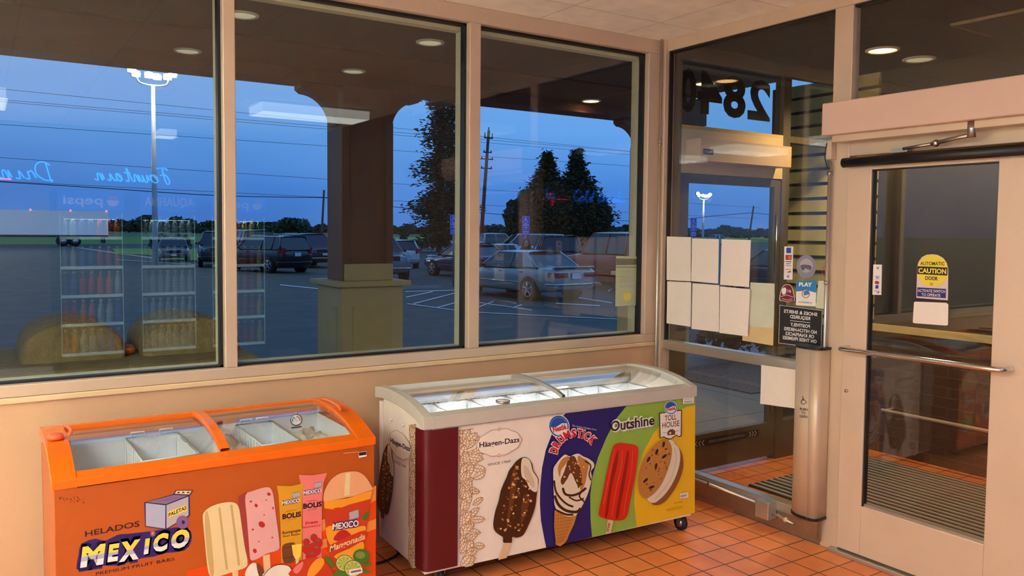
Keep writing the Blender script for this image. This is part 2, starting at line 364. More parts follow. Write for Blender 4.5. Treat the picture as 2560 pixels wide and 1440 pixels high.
h = MB(); h.tube(smooth_open([(.022, -1.40, 1.1), (.07, -1.40, 1.1), (.08, -1.40, 1.05), (.08, -1.40, .75), (.07, -1.40, .68), (.022, -1.40, .68)], 4), .009, 'chrome', 8).build('pull_handle', d)
h = MB(); h.cyl((x0, -1.37, .83), (x0-.008, -1.37, .83), .008, 'steel').build('bolt_cap', d)
h = MB(); h.box((x0-.006, gr+.01, .55), (x0+.04, gl-.02, .556), 'alu_silver'); 
m = MB(); m.box((-.045, -2.36, 0), (.06, -1.30, .022), 'alu_silver').build('trim_6', kind='structure', bevel=.004)
# thin white rail standing in the vestibule behind the door
# ---- operator header over the door
o_ = root('door_operator', 'long pinkish beige box of the automatic door opener above the door', 'door opener', (-.08, -1.8, 2.09))
m = MB(); m.box((-.135, -2.55, 2.088), (-.012, -1.262, 2.245), 'header_paint').build('housing', o_, bevel=.006)
m = MB(); m.box((-.10, -2.55, 2.055), (-.012, -1.30, 2.088), 'alu').build('track', o_, bevel=.002)
m = MB(); m.cyl((-.09, -1.97, 2.088), (-.09, -1.97, 2.02), .018, 'steel', 12)
m.tube([(-.09, -1.97, 2.03), (-.075, -1.88, 2.022), (-.06, -1.78, 2.01)], .009, 'steel', 8).tube([(-.06, -1.78, 2.01), (-.05, -1.64, 2.0)], .007, 'steel', 8)
m.sphere((-.06, -1.80, 2.012), .016, 'chrome', 10).box((-.05, -1.66, 1.985), (-.012, -1.58, 2.005), 'steel').build('arm', o_)
m = MB(); m.cyl((-.055, -1.335, 1.955), (-.055, -2.30, 1.955), .024, 'black', 16); m.box((-.05, -2.30, 1.94), (-.012, -1.34, 1.975), 'black')
m.build('safety_sensor_bar', None, label='black sensor bar fixed across the top of the inner door', cat='sensor')
m = MB(); m.tube(smooth_open([(-.05, -2.235, 1.94), (-.05, -2.24, 1.85), (-.04, -2.25, 1.8), (-.03, -2.28, 1.78)], 4), .003, 'alu_silver', 6)
m.build('sensor_cable', None, label='thin pale cable hanging at the right end of the sensor bar', cat='cable')
# ---- push plate column
c_ = root('push_plate_column', 'upright aluminium push plate column marked with a wheelchair sign', 'door switch', (-.07, -1.2, .15))
prof = smooth_open([(-.012, -1.095), (-.06, -1.097), (-.09, -1.12), (-.108, -1.165), (-.108, -1.205), (-.095, -1.262), (-.012, -1.266)], 5)
m = MB(); m.prism([(a, b, .162) for a, b in prof], (0, 0, .86), 'alu', True).build('plate', c_)
m = MB(); pf = [(a*1.03, -1.18+(b+1.18)*1.04) for a, b in prof]
m.prism([(a, b, 1.022) for a, b in pf], (0, 0, .012), 'black').prism([(a, b, .148) for a, b in pf], (0, 0, .014), 'black').build('end_cap', c_)
# ================================================================== stickers, papers and small fittings on the partition
for n_, c_x in dict(ink_black=(30, 26, 26), ink_white=(236, 230, 220), ink_navy=(34, 34, 110), ink_blue=(40, 70, 160), ink_red=(190, 40, 36), ink_orange=(220, 110, 40), ink_yellow=(238, 214, 60), ink_maroon=(120, 26, 40), ink_grey=(140, 134, 150), ink_grey2=(176, 170, 172), ink_sky=(40, 130, 190), ink_tan=(196, 160, 100), ink_pinkish=(226, 200, 190), ink_green=(120, 150, 70)).items():
    P(n_, c_x, .45, 0, .02, 10)
def on_x(x=-.0):  # decals on a face looking towards -x, given in picture pixels
    return Decal(lambda u, v: hx(u, v, x), (-1, 0, 0))
def sheet(name, label, cat, quadpx, mat, x=-.012, group=None, th=.0012, curl=.004):
    P4 = [hx(u, v, x) for u, v in quadpx]; n = 6; m = MB(); vs = []; fs = []
    rnd = random.Random(len(label))
    for j in range(n+1):
        for i in range(n+1):
            a, b = i/n, j/n
            p = P4[0]*(1-a)*(1-b)+P4[1]*a*(1-b)+P4[2]*a*b+P4[3]*(1-a)*b
            vs.append(p+Vector((-curl*(.25*(1-math.cos(2*PI*a))*(.3+b)+.5*b*b*abs(2*a-1)**3)-rnd.random()*.0004, 0, 0)))
    k = len(vs); vs += [v+Vector((th, 0, 0)) for v in vs]
    for j in range(n):
        for i in range(n):
            q = j*(n+1)+i; fs.append((q, q+1, q+n+2, q+n+1)); fs.append((k+q, k+q+n+1, k+q+n+2, k+q+1))
    m.add(vs, fs, mat, True)
    return m.build(name, None, label=label, cat=cat, group=group)
sheet('paper_sheet', 'blank paper sheet taped to the partition glass, upper row, nearest the corner post', 'paper', [(1667, 591), (1727, 593), (1727, 703), (1667, 700)], 'paper')
sheet('paper_sheet', 'blank paper sheet taped to the partition glass, upper row, middle of three', 'paper', [(1730, 596), (1797, 598), (1796, 709), (1728, 703)], 'paper')
sheet('paper_sheet', 'blank paper sheet taped to the partition glass, upper row, farthest right of three', 'paper', [(1804, 598), (1877, 600), (1873, 718), (1801, 712)], 'paper')
sheet('paper_sheet', 'blank paper sheet taped to the partition glass, lower row, nearest the corner post', 'paper', [(1668, 703), (1728, 706), (1727, 817), (1667, 808)], 'paper')
sheet('paper_sheet', 'blank paper sheet taped to the partition glass, lower row, middle of three', 'paper', [(1731, 708), (1798, 713), (1798, 830), (1729, 822)], 'paper')
sheet('paper_sheet', 'blank paper sheet taped to the partition glass, lower row, right one over the manila card', 'paper', [(1800, 716), (1875, 723), (1870, 841), (1799, 832)], 'paper', x=-.016)
sheet('notice_sheet', 'greenish paper sheet stuck on the glass to the right of the blank white sheets', 'paper', [(1876, 706), (1936, 709), (1934, 824), (1872, 815)], 'paper_green', x=.003)
sheet('manila_card', 'yellowish manila card sticking out below the lower row of papers', 'card', [(1858, 815), (1934, 820), (1933, 864), (1856, 851)], 'paper_manila', x=.0)
sheet('hanging_paper', 'blank cream paper taped below the middle rail beside the push plate column', 'paper', [(1903, 912), (1992, 925), (1990, 1021), (1902, 1009)], 'paper', x=-.010, curl=.012)
P('poster_pale', (196, 196, 150), .8, emit=0); P('poster_band', (112, 100, 66), .8)
def winposter():
    D = Decal(lambda u, v: hy(u, v, .068), (0, -1, 0)); D.l = 0
    D.poly([(1540, 640), (1596, 641), (1594, 763), (1538, 766)], 'poster_pale'); D.poly([(1540, 646), (1596, 647), (1595, 662), (1540, 663)], 'poster_band'); D.poly([(1540, 667), (1595, 667), (1595, 669), (1540, 669)], 'poster_band')
    D.text('POLICE', (1584, 706), (1550, 706), 7, 'ink_grey2', .03, up=(0, -1)); D.text('NOTICE', (1584, 718), (1550, 718), 6, 'ink_grey2', .03, up=(0, -1)); D.text('PUBLIC', (1582, 680), (1552, 680), 4, 'ink_grey2', .02, up=(0, -1))
    D.sm([(1558, 735), (1566, 732), (1576, 735), (1577, 745), (1568, 753), (1559, 746)], 'ink_yellow', 3)
    D.mb.build('window_poster', None, label='pale poster with a badge stuck outside on the right storefront pane', cat='poster')
winposter()
sheet('blank_card', 'pale blank card behind the glass right of the lottery sticker', 'card', [(2046, 702), (2072, 702), (2070, 772), (2040, 770)], 'paper_green', x=.004)
m = MB(); m.box((-.006, -.502, 1.02), (.0, -.495, 1.60), 'ink_sky'); m.build('tape_strip', None, label='long blue tape strip between the middle and right papers', cat='tape')
z5 = Z(1960, 600, 4.965)   # zoomed crop with the stickers
def sticker(name, label, cat, fn):
    d_ = on_x(.0145); d_.l = 0; fn(d_)
    # carrier thickness
    return d_.mb.build(name, None, label=label, cat=cat)
def pay(D, c, fl):
    D.poly([c(5, 80), c(116, 80), c(105, 493), c(-2, 490)], 'ink_white')
    D.poly([c(30, 95), c(90, 95), c(88, 165), c(28, 163)], 'ink_blue')
    D.poly([c(20, 185), c(96, 185), c(94, 248), c(20, 246)], 'ink_maroon'); D.ell(c(42, 215), 3.8, 5.5, 'ink_red'); D.ell(c(72, 216), 3.8, 5.5, 'ink_orange')
    D.poly([c(17, 262), c(96, 264), c(96, 272), c(17, 270)], 'ink_black'); D.text('VISA', c(88, 302), c(26, 302), 4, 'ink_navy', .02, up=(0, -1))
    D.poly([c(15, 314), c(96, 318), c(96, 324), c(15, 320)], 'ink_red')
    D.text('DISCOVER', c(92, 371), c(16, 368), 2.4, 'ink_black', .01, up=(0, -1)); D.poly([c(30, 402), c(92, 380), c(90, 404)], 'ink_red')
    D.poly([c(34, 452), c(66, 430), c(66, 474)], 'ink_grey')
sticker('payment_decal', 'tall white strip of card payment logos on the partition glass', 'sticker', lambda D: pay(D, z5, 1))
P('sealgrey', (96, 92, 104), .5)
def seal(D):
    D.ell(z5(277, 330), 24.5, 29, 'ink_grey', n=36); D.ell(z5(277, 318), 16.5, 17.5, 'ink_grey2', n=30)
    D.sm([z5(a, b) for a, b in [(205, 320), (240, 305), (290, 308), (330, 318), (346, 345), (330, 372), (312, 374), (300, 352), (290, 372), (278, 352), (262, 352), (250, 376), (225, 374), (212, 352)]], 'sealgrey')
sticker('bear_seal', 'round grey decal with a walking bear on the partition glass', 'sticker', seal)
def rc(D):
    D.line([(z5(560+math.cos(t)*82, 390+math.sin(t)*85)) for t in [PI*.55+PI*.9*i/14 for i in range(15)]], 1.6, 'ink_red')
    D.line([z5(500, 360), z5(560, 330)], 1.5, 'ink_red'); D.line([z5(500, 400), z5(555, 395)], 1.5, 'ink_red'); D.line([z5(520, 440), z5(556, 450)], 1.5, 'ink_red'); D.line([z5(535, 320), z5(520, 450)], 1.5, 'ink_red')
sticker('red_ring_decal', 'red ring decal cut off by the door mullion', 'sticker', rc)
z8 = Z(1620, 460, 3.13)
def arch(D):
    o = [z8(*p) for p in [(1033, 905), (1040, 850), (1060, 802), (1090, 788), (1122, 802), (1138, 860), (1145, 910), (1120, 912), (1090, 920), (1060, 912)]]
    cx = sum(p[0] for p in o)/len(o); cy = sum(p[1] for p in o)/len(o)
    D.sm([(cx+(a-cx)*1.08, cy+(b-cy)*1.06) for a, b in o], 'ink_white', 3); D.sm(o, 'ink_maroon', 3)
    D.line([z8(1040, 880), z8(1088, 868), z8(1138, 885)], 1.2, 'ink_white'); D.sm([z8(*p) for p in [(1052, 820), (1075, 810), (1084, 830), (1078, 858), (1058, 866), (1048, 845)]], 'ink_white', 3)
    D.text('#1', z8(1122, 850), z8(1092, 846), 8, 'ink_pinkish', .02, up=(0, -1)); D.line([z8(1050, 896), z8(1090, 908), z8(1132, 898)], 1.0, 'ink_white')
sticker('bell_badge_decal', 'dark red bell shaped decal with white outline left of the lottery sticker', 'sticker', arch)
def play(D):
    D.poly([z5(152, 520), z5(405, 505), z5(395, 825), z5(148, 808)], 'ink_white')
    D.poly([z5(153, 512), z5(405, 505), z5(400, 655), z5(290, 625), z5(152, 640)], 'ink_sky')
    D.text('PLAY', z5(187, 572), z5(350, 576), 9.5, 'ink_white', .05, up=(0, -1))
    D.line([(z5(272+46*math.cos(t), 668+48*math.sin(t))) for t in [2*PI*i/18 for i in range(18)]], 2.0, 'ink_orange', closed=True); D.poly([z5(245, 640), z5(300, 622), z5(318, 672), z5(250, 690)], 'ink_sky')
    D.text('lottery', z5(226, 782), z5(352, 790), 6, 'ink_sky', .0, up=(0, -1)); D.text('ca', z5(180, 775), z5(215, 780), 5, 'ink_orange', 0, up=(0, -1))
sticker('lottery_sticker', 'blue and white PLAY lottery sticker on the partition glass', 'sticker', play)
def shoes(D):
    c = lambda a, b: z8(a, b)
    D.poly([c(1028, 942), c(1368, 985), c(1356, 1292), c(1020, 1248)], 'ink_black')
    q = [c(1032, 948), c(1364, 990), c(1354, 1286), c(1024, 1244)]
    D.line(q, 1.3, 'ink_white', closed=True)
    for t, bl, br, hh in (('SHOES & SHIRTS', (1326, 1034), (1064, 1006), 8.6), ('REQUIRED', (1270, 1066), (1113, 1049), 8.6), ('POSITIVELY', (1268, 1128), (1116, 1110), 8.6), ('NO HITCH-HIKERS', (1322, 1174), (1066, 1142), 8.6), ('OR KNAPSACKS', (1302, 1208), (1078, 1180), 8.6), ('ON THESE PREMISES', (1322, 1246), (1056, 1212), 8.6)):
        D.text(t, c(*bl), c(*br), hh, 'ink_white', .022, up=(0, -1))
    D.line([c(1114, 1068), c(1272, 1085)], 1.2, 'ink_white')
sticker('rules_sign', 'black sign with mirrored white words on shoes and shirts, behind the glass', 'sign', shoes)
# column marking
D = Decal(lambda u, v: hx(u, v, -.1085), (-1, -.15, 0)); D.step = .0008; D.l = 2
zc = Z(1620, 860, 2.666)
def wheelchair(D, cx, cy, s, mat, w_=None):
    w_ = w_ or s*.10
    D.ell((cx-.12*s, cy-.86*s), .11*s, .12*s, mat, n=12)
    D.line([(cx-.12*s, cy-.72*s), (cx-.10*s, cy-.22*s), (cx+.32*s, cy-.18*s), (cx+.52*s, cy+.28*s), (cx+.68*s, cy+.22*s)], w_*1.1, mat)
    D.line([(cx-.10*s, cy-.48*s), (cx+.22*s, cy-.46*s)], w_, mat)
    D.line([(cx+.02*s+.46*s*math.cos(t), cy+.08*s+.46*s*math.sin(t)) for t in [R(40)+R(230)*i/12 for i in range(13)]], w_, mat)
wheelchair(D, zc(1038, 0)[0], zc(0, 382)[1], 13, 'ink_black')
for t, a, b, y in (('PUSH', 1016, 1068, 443), ('TO', 1027, 1053, 466), ('OPEN', 1014, 1067, 491)):
    D.text(t, zc(a, y-3), zc(b, y+2), 6.3, 'ink_black', .01, up=(0, -1))
D.line([zc(1085, 48), zc(1064, 1165)], .9, 'ink_grey')
D.mb.build('marking', c_)
# door decals
def caution(D):
    c = Z(2160, 400, 3.6)
    o = [(470, 1242), (478, 960), (490, 915), (520, 872), (565, 850), (615, 846), (665, 852), (715, 880), (748, 925), (762, 980), (757, 1264)]
    D.poly([c(*p) for p in o], 'ink_pinkish')
    o2 = [(480, 1025), (484, 955), (500, 915), (530, 880), (570, 858), (615, 852), (662, 860), (708, 886), (740, 925), (754, 975), (752, 1038), (735, 1085), (690, 1125), (640, 1142), (590, 1138), (540, 1120), (500, 1080)]
    D.poly([c(*p) for p in o2], 'ink_yellow')
    D.line([c(*p) for p in o], .9, 'ink_black', closed=True)
    D.text('AUTOMATIC', c(508, 946), c(726, 948), 9.0, 'ink_black', .012, up=(0, -1))
    D.poly([c(482, 955), c(754, 968), c(752, 1040), c(481, 1026)], 'ink_black')
    D.text('CAUTION', c(492, 1014), c(742, 1024), 12.0, 'ink_yellow', .035, up=(0, -1))
    D.text('DOOR', c(554, 1078), c(667, 1084), 9.5, 'ink_black', .02, up=(0, -1))
    D.poly([c(596, 1102), c(626, 1104), c(624, 1130), c(595, 1128)], 'ink_tan')
    D.poly([c(484, 1146), c(742, 1160), c(740, 1244), c(481, 1226)], 'ink_navy')
    D.text('ACTIVATE SWITCH', c(488, 1186), c(733, 1196), 7.2, 'ink_white', .01, up=(0, -1)); D.text('TO OPERATE', c(522, 1222), c(692, 1232), 7.2, 'ink_white', .01, up=(0, -1))
def doorsticker(name, label, cat, fn):
    d_ = on_x(-.0045); d_.l = 0; fn(d_); return d_.mb.build(name, None, label=label, cat=cat)
doorsticker('caution_decal', 'yellow arched AUTOMATIC CAUTION DOOR decal on the inner door glass', 'sticker', caution)
doorsticker('blank_decal', 'blank pinkish white rounded decal below the yellow caution decal', 'sticker', lambda D: D.poly([(2285, 756), (2289, 754), (2366, 757), (2371, 761), (2370, 812), (2366, 814), (2286, 808), (2282, 806)], 'paper'))
def pay2(D):
    c = Z(2160, 400, 3.6)
    D.poly([c(84, 940), c(162, 942), c(156, 1215), c(75, 1212)], 'ink_white'); D.poly([c(110, 972), c(134, 958), c(132, 988)], 'ink_grey')
    D.text('VISA', c(105, 1066), c(138, 1067), 4.5, 'ink_black', .02, up=(0, -1)); D.line([c(100, 1046), c(142, 1048)], .8, 'ink_black'); D.line([c(100, 1072), c(142, 1074)], .8, 'ink_grey')
    D.ell(c(112, 1102), 3.6, 4, 'ink_red'); D.ell(c(126, 1104), 3.6, 4, 'ink_red'); D.poly([c(106, 1126), c(134, 1127), c(132, 1158), c(104, 1156)], 'ink_blue'); D.line([c(98, 1178), c(142, 1182)], .9, 'ink_black'); D.poly([c(110, 1196), c(140, 1184), c(138, 1198)], 'ink_red')
doorsticker('payment_decal', 'tall white strip of card payment logos at the left edge of the door glass', 'sticker', pay2)
# conduit and junction box
m = MB(); px = -.045
m.tube([(px, -.03, 2.8), (px, -.03, .8), (px, -.03, .2), (px+.005, -.06, .145), (px+.012, -.12, .132), (px+.012, -.84, .118)], .0085, 'alu_silver', 10)
for z_ in (2.15, 2.17): m.cyl((px, -.03, z_), (px, -.03, z_+.012), .0125, 'steel', 10)
m.cyl((px+.012, -.48, .127), (px+.012, -.50, .127), .012, 'steel', 10)
m.build('conduit_pipe', None, label='thin metal conduit running down the corner post and along the bottom rail', cat='conduit')
m = MB(); m.box((-.075, -.955, .055), (-.006, -.865, .15), 'alu_silver'); b_ = m.build('junction_box', None, bevel=.003, label='square metal junction box at the foot of the partition', cat='junction box')
m = MB(); m.tube([(-.04, -.955, .085), (-.05, -1.0, .095), (-.05, -1.04, .085), (-.05, -1.10, .08)], .007, 'alu_silver', 8).sphere((-.05, -1.05, .085), .014, 'alu', 10)
m.build('flexible_conduit', None, label='short flexible conduit between junction box and push plate column', cat='conduit')
m = MB(); m.box((-.05, -1.262, 1.98), (-.012, -1.232, 2.07), 'alu'); m.tube(smooth_open([(-.052, -1.236, 2.06), (-.055, -1.228, 2.0), (-.05, -1.238, 1.95), (-.04, -1.246, 1.93)], 4), .003, 'black', 6)
m.build('cable_box', None, label='small metal cable box with a black cable under the left end of the opener', cat='cable box')
m = MB(); m.tube([(-.03, -1.242, 1.97), (-.03, -1.242, .03)], .009, 'alu_silver', 8)
for z_ in (1.9, 1.35, .95, .16): m.cyl((-.03, -1.242, z_), (-.03, -1.242, z_+.02), .013, 'steel', 8)
m.build('door_conduit', None, label='thin metal conduit running down the mullion left of the inner door', cat='conduit')
# ================================================================== VESTIBULE and outer door wall (plane y = 0)
XE = 1.9
P('vest_paint', (196, 164, 118), .5, 0, .03, 4)
P('bronze', (96, 84, 62), .45, .2)
P('cream_ext', (200, 172, 104), .55)
m = MB(); a, b = -.03, .045
m.box((.05, a, 0), (.14, b, 2.8), 'bronze').box((1.122, a, 0), (1.20, b, 2.8), 'bronze').box((1.86, a, 0), (1.95, b, 2.8), 'bronze')
m.box((.14, a, 2.712), (1.9, b, 2.8), 'bronze').box((.14, a, 1.99), (1.122, b, 2.295), 'cream_ext').box((1.20, a, 2.25), (1.9, b, 2.295), 'bronze')
m.box((1.20, a, 0), (1.9, b, .27), 'bronze')
m.build('wall_front_vestibule', kind='structure')
P('dark_brown', (50, 40, 28), .55, 0, .1, 5)
d2 = root('door_2', 'outer glass door of the vestibule under the mirrored street number', None, (.63, 0, 0), kind='structure')
m = MB(); m.box((.142, -.022, .03), (.222, .022, 1.985), 'bronze').box((1.055, -.022, .03), (1.12, .022, 1.985), 'bronze').box((.222, -.022, .03), (1.055, .022, .27), 'bronze').box((.222, -.022, 1.93), (1.055, .022, 1.985), 'bronze')
m.build('door_frame', d2, bevel=.002)
MB().box((.22, -.004, .268), (1.057, .004, 1.932), 'glass_vest').build('pane', d2)
m = MB(); m.box((.30, -.026, .19), (.95, -.0225, .235), 'ink_black'); D = Decal(lambda a_, b_: Vector((a_, -.026, b_)), (0, -1, 0), mb=m)
for k in range(3):
    for x_, s_ in ((.33+k*.03, 1), (.92-k*.03, -1)): D.line([(x_+.015*s_, .195), (x_-.005*s_, .2125), (x_+.015*s_, .23)], .005, 'ink_white')
D.text('CAUTION AUTOMATIC DOOR', (.80, .205), (.45, .205), .018, 'ink_grey2', .0, up=(0, 1)); m.build('warning_strip', d2)
m = MB(); m.tube([(1.075, -.03, .35), (1.075, -.03, 1.75)], .006, 'chrome', 6).build('edge_bar', d2)
m = MB(); m.box((.18, -.16, 2.06), (1.05, -.031, 2.20), 'vest_paint'); D = Decal(lambda a_, b_: Vector((a_, -.16, b_)), (0, -1, 0), mb=m)
D.poly([(.20, 2.10), (.29, 2.10), (.29, 2.135), (.20, 2.135)], 'ink_black'); D.text('STANLEY', (.21, 2.108), (.28, 2.108), .018, 'ink_grey2', 0, up=(0, 1))
m.build('outer_door_operator', None, label='brown automatic opener box above the outer vestibule door', cat='door opener', bevel=.004)
r_ = root('window_7', 'transom pane with the mirrored street number over the outer door', None, (.63, .01, 2.3), kind='structure')
MB().box((.14, .004, 2.293), (1.122, .012, 2.714), 'glass_vest').build('pane', r_)
D = Decal(lambda a_, b_: Vector((a_, .0135, b_)), (0, 1, 0))
P('number_vinyl', (20, 16, 14), .6)
for ch, x0_, x1_ in (('2', 1.03, .80), ('8', .78, .56), ('4', .55, .32), ('0', .31, .16)): D.text(ch, (x0_, 2.40), (x1_, 2.40), .265, 'number_vinyl', .04, up=(0, 1))
D.mb.build('street_number', r_)
r_ = root('window_8', 'side pane right of the outer door', None, (1.5, .01, .27), kind='structure')
MB().box((1.19, .004, .26), (1.87, .012, 2.26), 'glass_vest').box((1.19, .004, 2.29), (1.87, .012, 2.72), 'glass_vest').build('pane', r_)
m = MB(); m.box((.05, -3.4, 2.8), (2.1, .0, 2.92), 'vest_paint').build('ceiling_vestibule', kind='structure')
# outer side wall: brick below, lapped boards above
m = MB(); m.box((XE+.05, -3.4, 0), (XE+.2, .75, .95), 'brick').box((XE+.05, -3.4, .95), (XE+.2, .75, 2.8), 'dark_brown'); m.build('wall_side_vestibule', kind='structure')
P('lap_board', (222, 196, 124), .6)
m = MB()
z_ = .98
while z_ < 2.72:
    m.prism([(XE+.05, .62, z_), (XE+.045, .62, z_), (XE+.012, .62, z_+.0), (XE+.03, .62, z_+.09), (XE+.05, .62, z_+.09)], (0, -.85, 0), 'lap_board'); z_ += .115
m.box((XE+.005, .62, .95), (XE+.06, .68, 2.75), 'lap_board'); m.box((XE+.02, -3.3, .90), (XE+.06, .7, .95), 'lap_board'); m.build('trim_7', kind='structure')
m = MB(); m.box((.05, -3.45, 0), (2.1, -3.4, 2.8), 'vest_paint').build('wall_vestibule_end', kind='structure')
m = MB(); m.tube([(1.82, -.40, .346), (1.82, -1.9, .346)], .012, 'alu', 8)
for y_ in (-.42, -1.15, -1.88): m.tube([(1.82, y_, .346), (1.94, y_, .346)], .008, 'alu', 6)
m.build('wall_rail', None, label='white horizontal guard rail on the far vestibule wall behind the door', cat='rail')
P('rib_metal', (226, 214, 190), .3, .3); P('mat_dark', (34, 28, 24), .9, 0, .3, 120, bump=.4, bscale=300)
g_ = root('entrance_mat', 'ribbed metal entrance mat on the vestibule floor', 'mat', (1.1, -1.4, .0))
MB().box((.46, -2.5, .001), (1.75, -.36, .010), 'mat_dark').build('backing', g_)
m = MB()
for k in range(22):
    x_ = .475+k*.058; m.box((x_, -2.49, .0), (x_+.014, -.37, .0175), 'rib_metal')
o = m.build('metal_ribs', g_)
P('lamp_trim', (236, 226, 196), .4)
def downlight(x, y, z, label, on=False, r=.105, power=0, group=None, col=(1, .72, .42)):
    t = root('downlight', label, 'ceiling light', (x, y, z), 0, group)
    m = MB(); n = 28; vs = []; fs = []
    prof = [(r, 0), (r, -.008), (r*.84, -.012), (r*.80, -.004)]
    for a_, b_ in prof:
        for k in range(n): vs.append((x+a_*math.cos(2*PI*k/n), y+a_*math.sin(2*PI*k/n), z+b_))
    for i in range(len(prof)-1):
        for k in range(n): fs.append((i*n+k, i*n+(k+1) % n, (i+1)*n+(k+1) % n, (i+1)*n+k))
    m.add(vs, fs, 'lamp_trim', True).build('trim_ring', t)
    m = MB(); m.sphere((x, y, z-.003), r*.80, 'lamp_on' if on else 'lamp_dim', 20, (1, 1, .14)).build('lens', t)
    if power:
        l = bpy.data.lights.new('downlight_lamp', 'SPOT'); l.energy = power; l.color = col; l.spot_size = R(140); l.spot_blend = .6; l.shadow_soft_size = .06
        o = bpy.data.objects.new('downlight_lamp', l); o.location = (x, y, z-.03); COL.objects.link(o)
emat('lamp_dim', (240, 232, 190), .34)  # weak glow put into these lenses to make them look bright cream
downlight(1.30, -.65, 2.8, 'lit downlight glowing warm in the vestibule ceiling', True, power=120)
downlight(2.6-.85, -.63, 2.8, 'faintly glowing downlight in the vestibule ceiling near the outer wall', False)
m = MB(); m.box((1.0, -2.0, 2.785), (1.5, -1.25, 2.8), 'vest_paint').box((1.02, -1.98, 2.78), (1.48, -1.27, 2.786), 'dark_brown').build('ceiling_vent', None, label='flat rectangular vent in the vestibule ceiling', cat='vent', bevel=.004)
# ================================================================== FREEZERS
for n_, c_x, r_x in (('fz_grey', (196, 190, 174), .4), ('fz_orange', (240, 108, 16), .22), ('fz_maroon', (92, 14, 22), .4), ('fz_white', (242, 230, 212), .3), ('fz_liner', (238, 240, 240), .4), ('gold_ink', (178, 130, 62), .4), ('navy', (30, 26, 104), .35), ('lime', (146, 184, 72), .35), ('sun', (244, 190, 34), .35), ('choc', (66, 32, 16), .35), ('choc2', (104, 56, 28), .35), ('nut', (178, 124, 66), .4), ('cream', (228, 214, 186), .4), ('cream2', (208, 190, 158), .4), ('waffle', (200, 134, 60), .4), ('waffle_d', (150, 88, 34), .4), ('popred', (216, 36, 20), .3), ('popred_d', (150, 20, 14), .3), ('popred_l', (236, 80, 50), .3), ('cookie', (190, 128, 60), .45), ('cookie_d', (140, 84, 38), .45), ('nred', (206, 30, 44), .35), ('nblue', (26, 84, 170), .35), ('stickc', (226, 190, 140), .4), ('ink_dk', (36, 24, 44), .35), ('or_panel', (184, 86, 28), .3), ('or_band', (226, 74, 20), .3), ('or_light', (238, 140, 60), .3), ('pal_cream', (226, 206, 152), .35), ('pal_cream_d', (196, 170, 108), .35), ('pal_pink', (222, 168, 160), .35), ('pal_pink_d', (160, 60, 54), .35), ('strawb', (190, 34, 40), .35), ('boli_y', (216, 156, 36), .35), ('boli_p', (232, 124, 116), .35), ('yel', (246, 212, 80), .35), ('silverink', (170, 176, 196), .35), ('purp', (128, 92, 140), .35), ('leafg', (70, 120, 40), .35), ('limeg', (156, 186, 60), .35), ('brownw', (110, 66, 36), .4), ('mango', (240, 160, 40), .35), ('mangored', (200, 60, 30), .35), ('cupclear', (232, 170, 120), .3), ('coco', (232, 224, 206), .4), ('gr', (120, 120, 120), .4)):
    P(n_, c_x, r_x, 0, .03, 14)
def liner_mesh(m, f, x0, x1, y0, y1, z0, z1, mat):
    P_ = [(x0, y0), (x1, y0), (x1, y1), (x0, y1)]
    for i in range(4):
        a_, b_ = P_[i], P_[(i+1) % 4]
        m.quad([f(a_[0], a_[1], z1), f(a_[0], a_[1], z0), f(b_[0], b_[1], z0), f(b_[0], b_[1], z1)], mat)
    m.quad([f(a_, b_, z0) for a_, b_ in P_], mat)
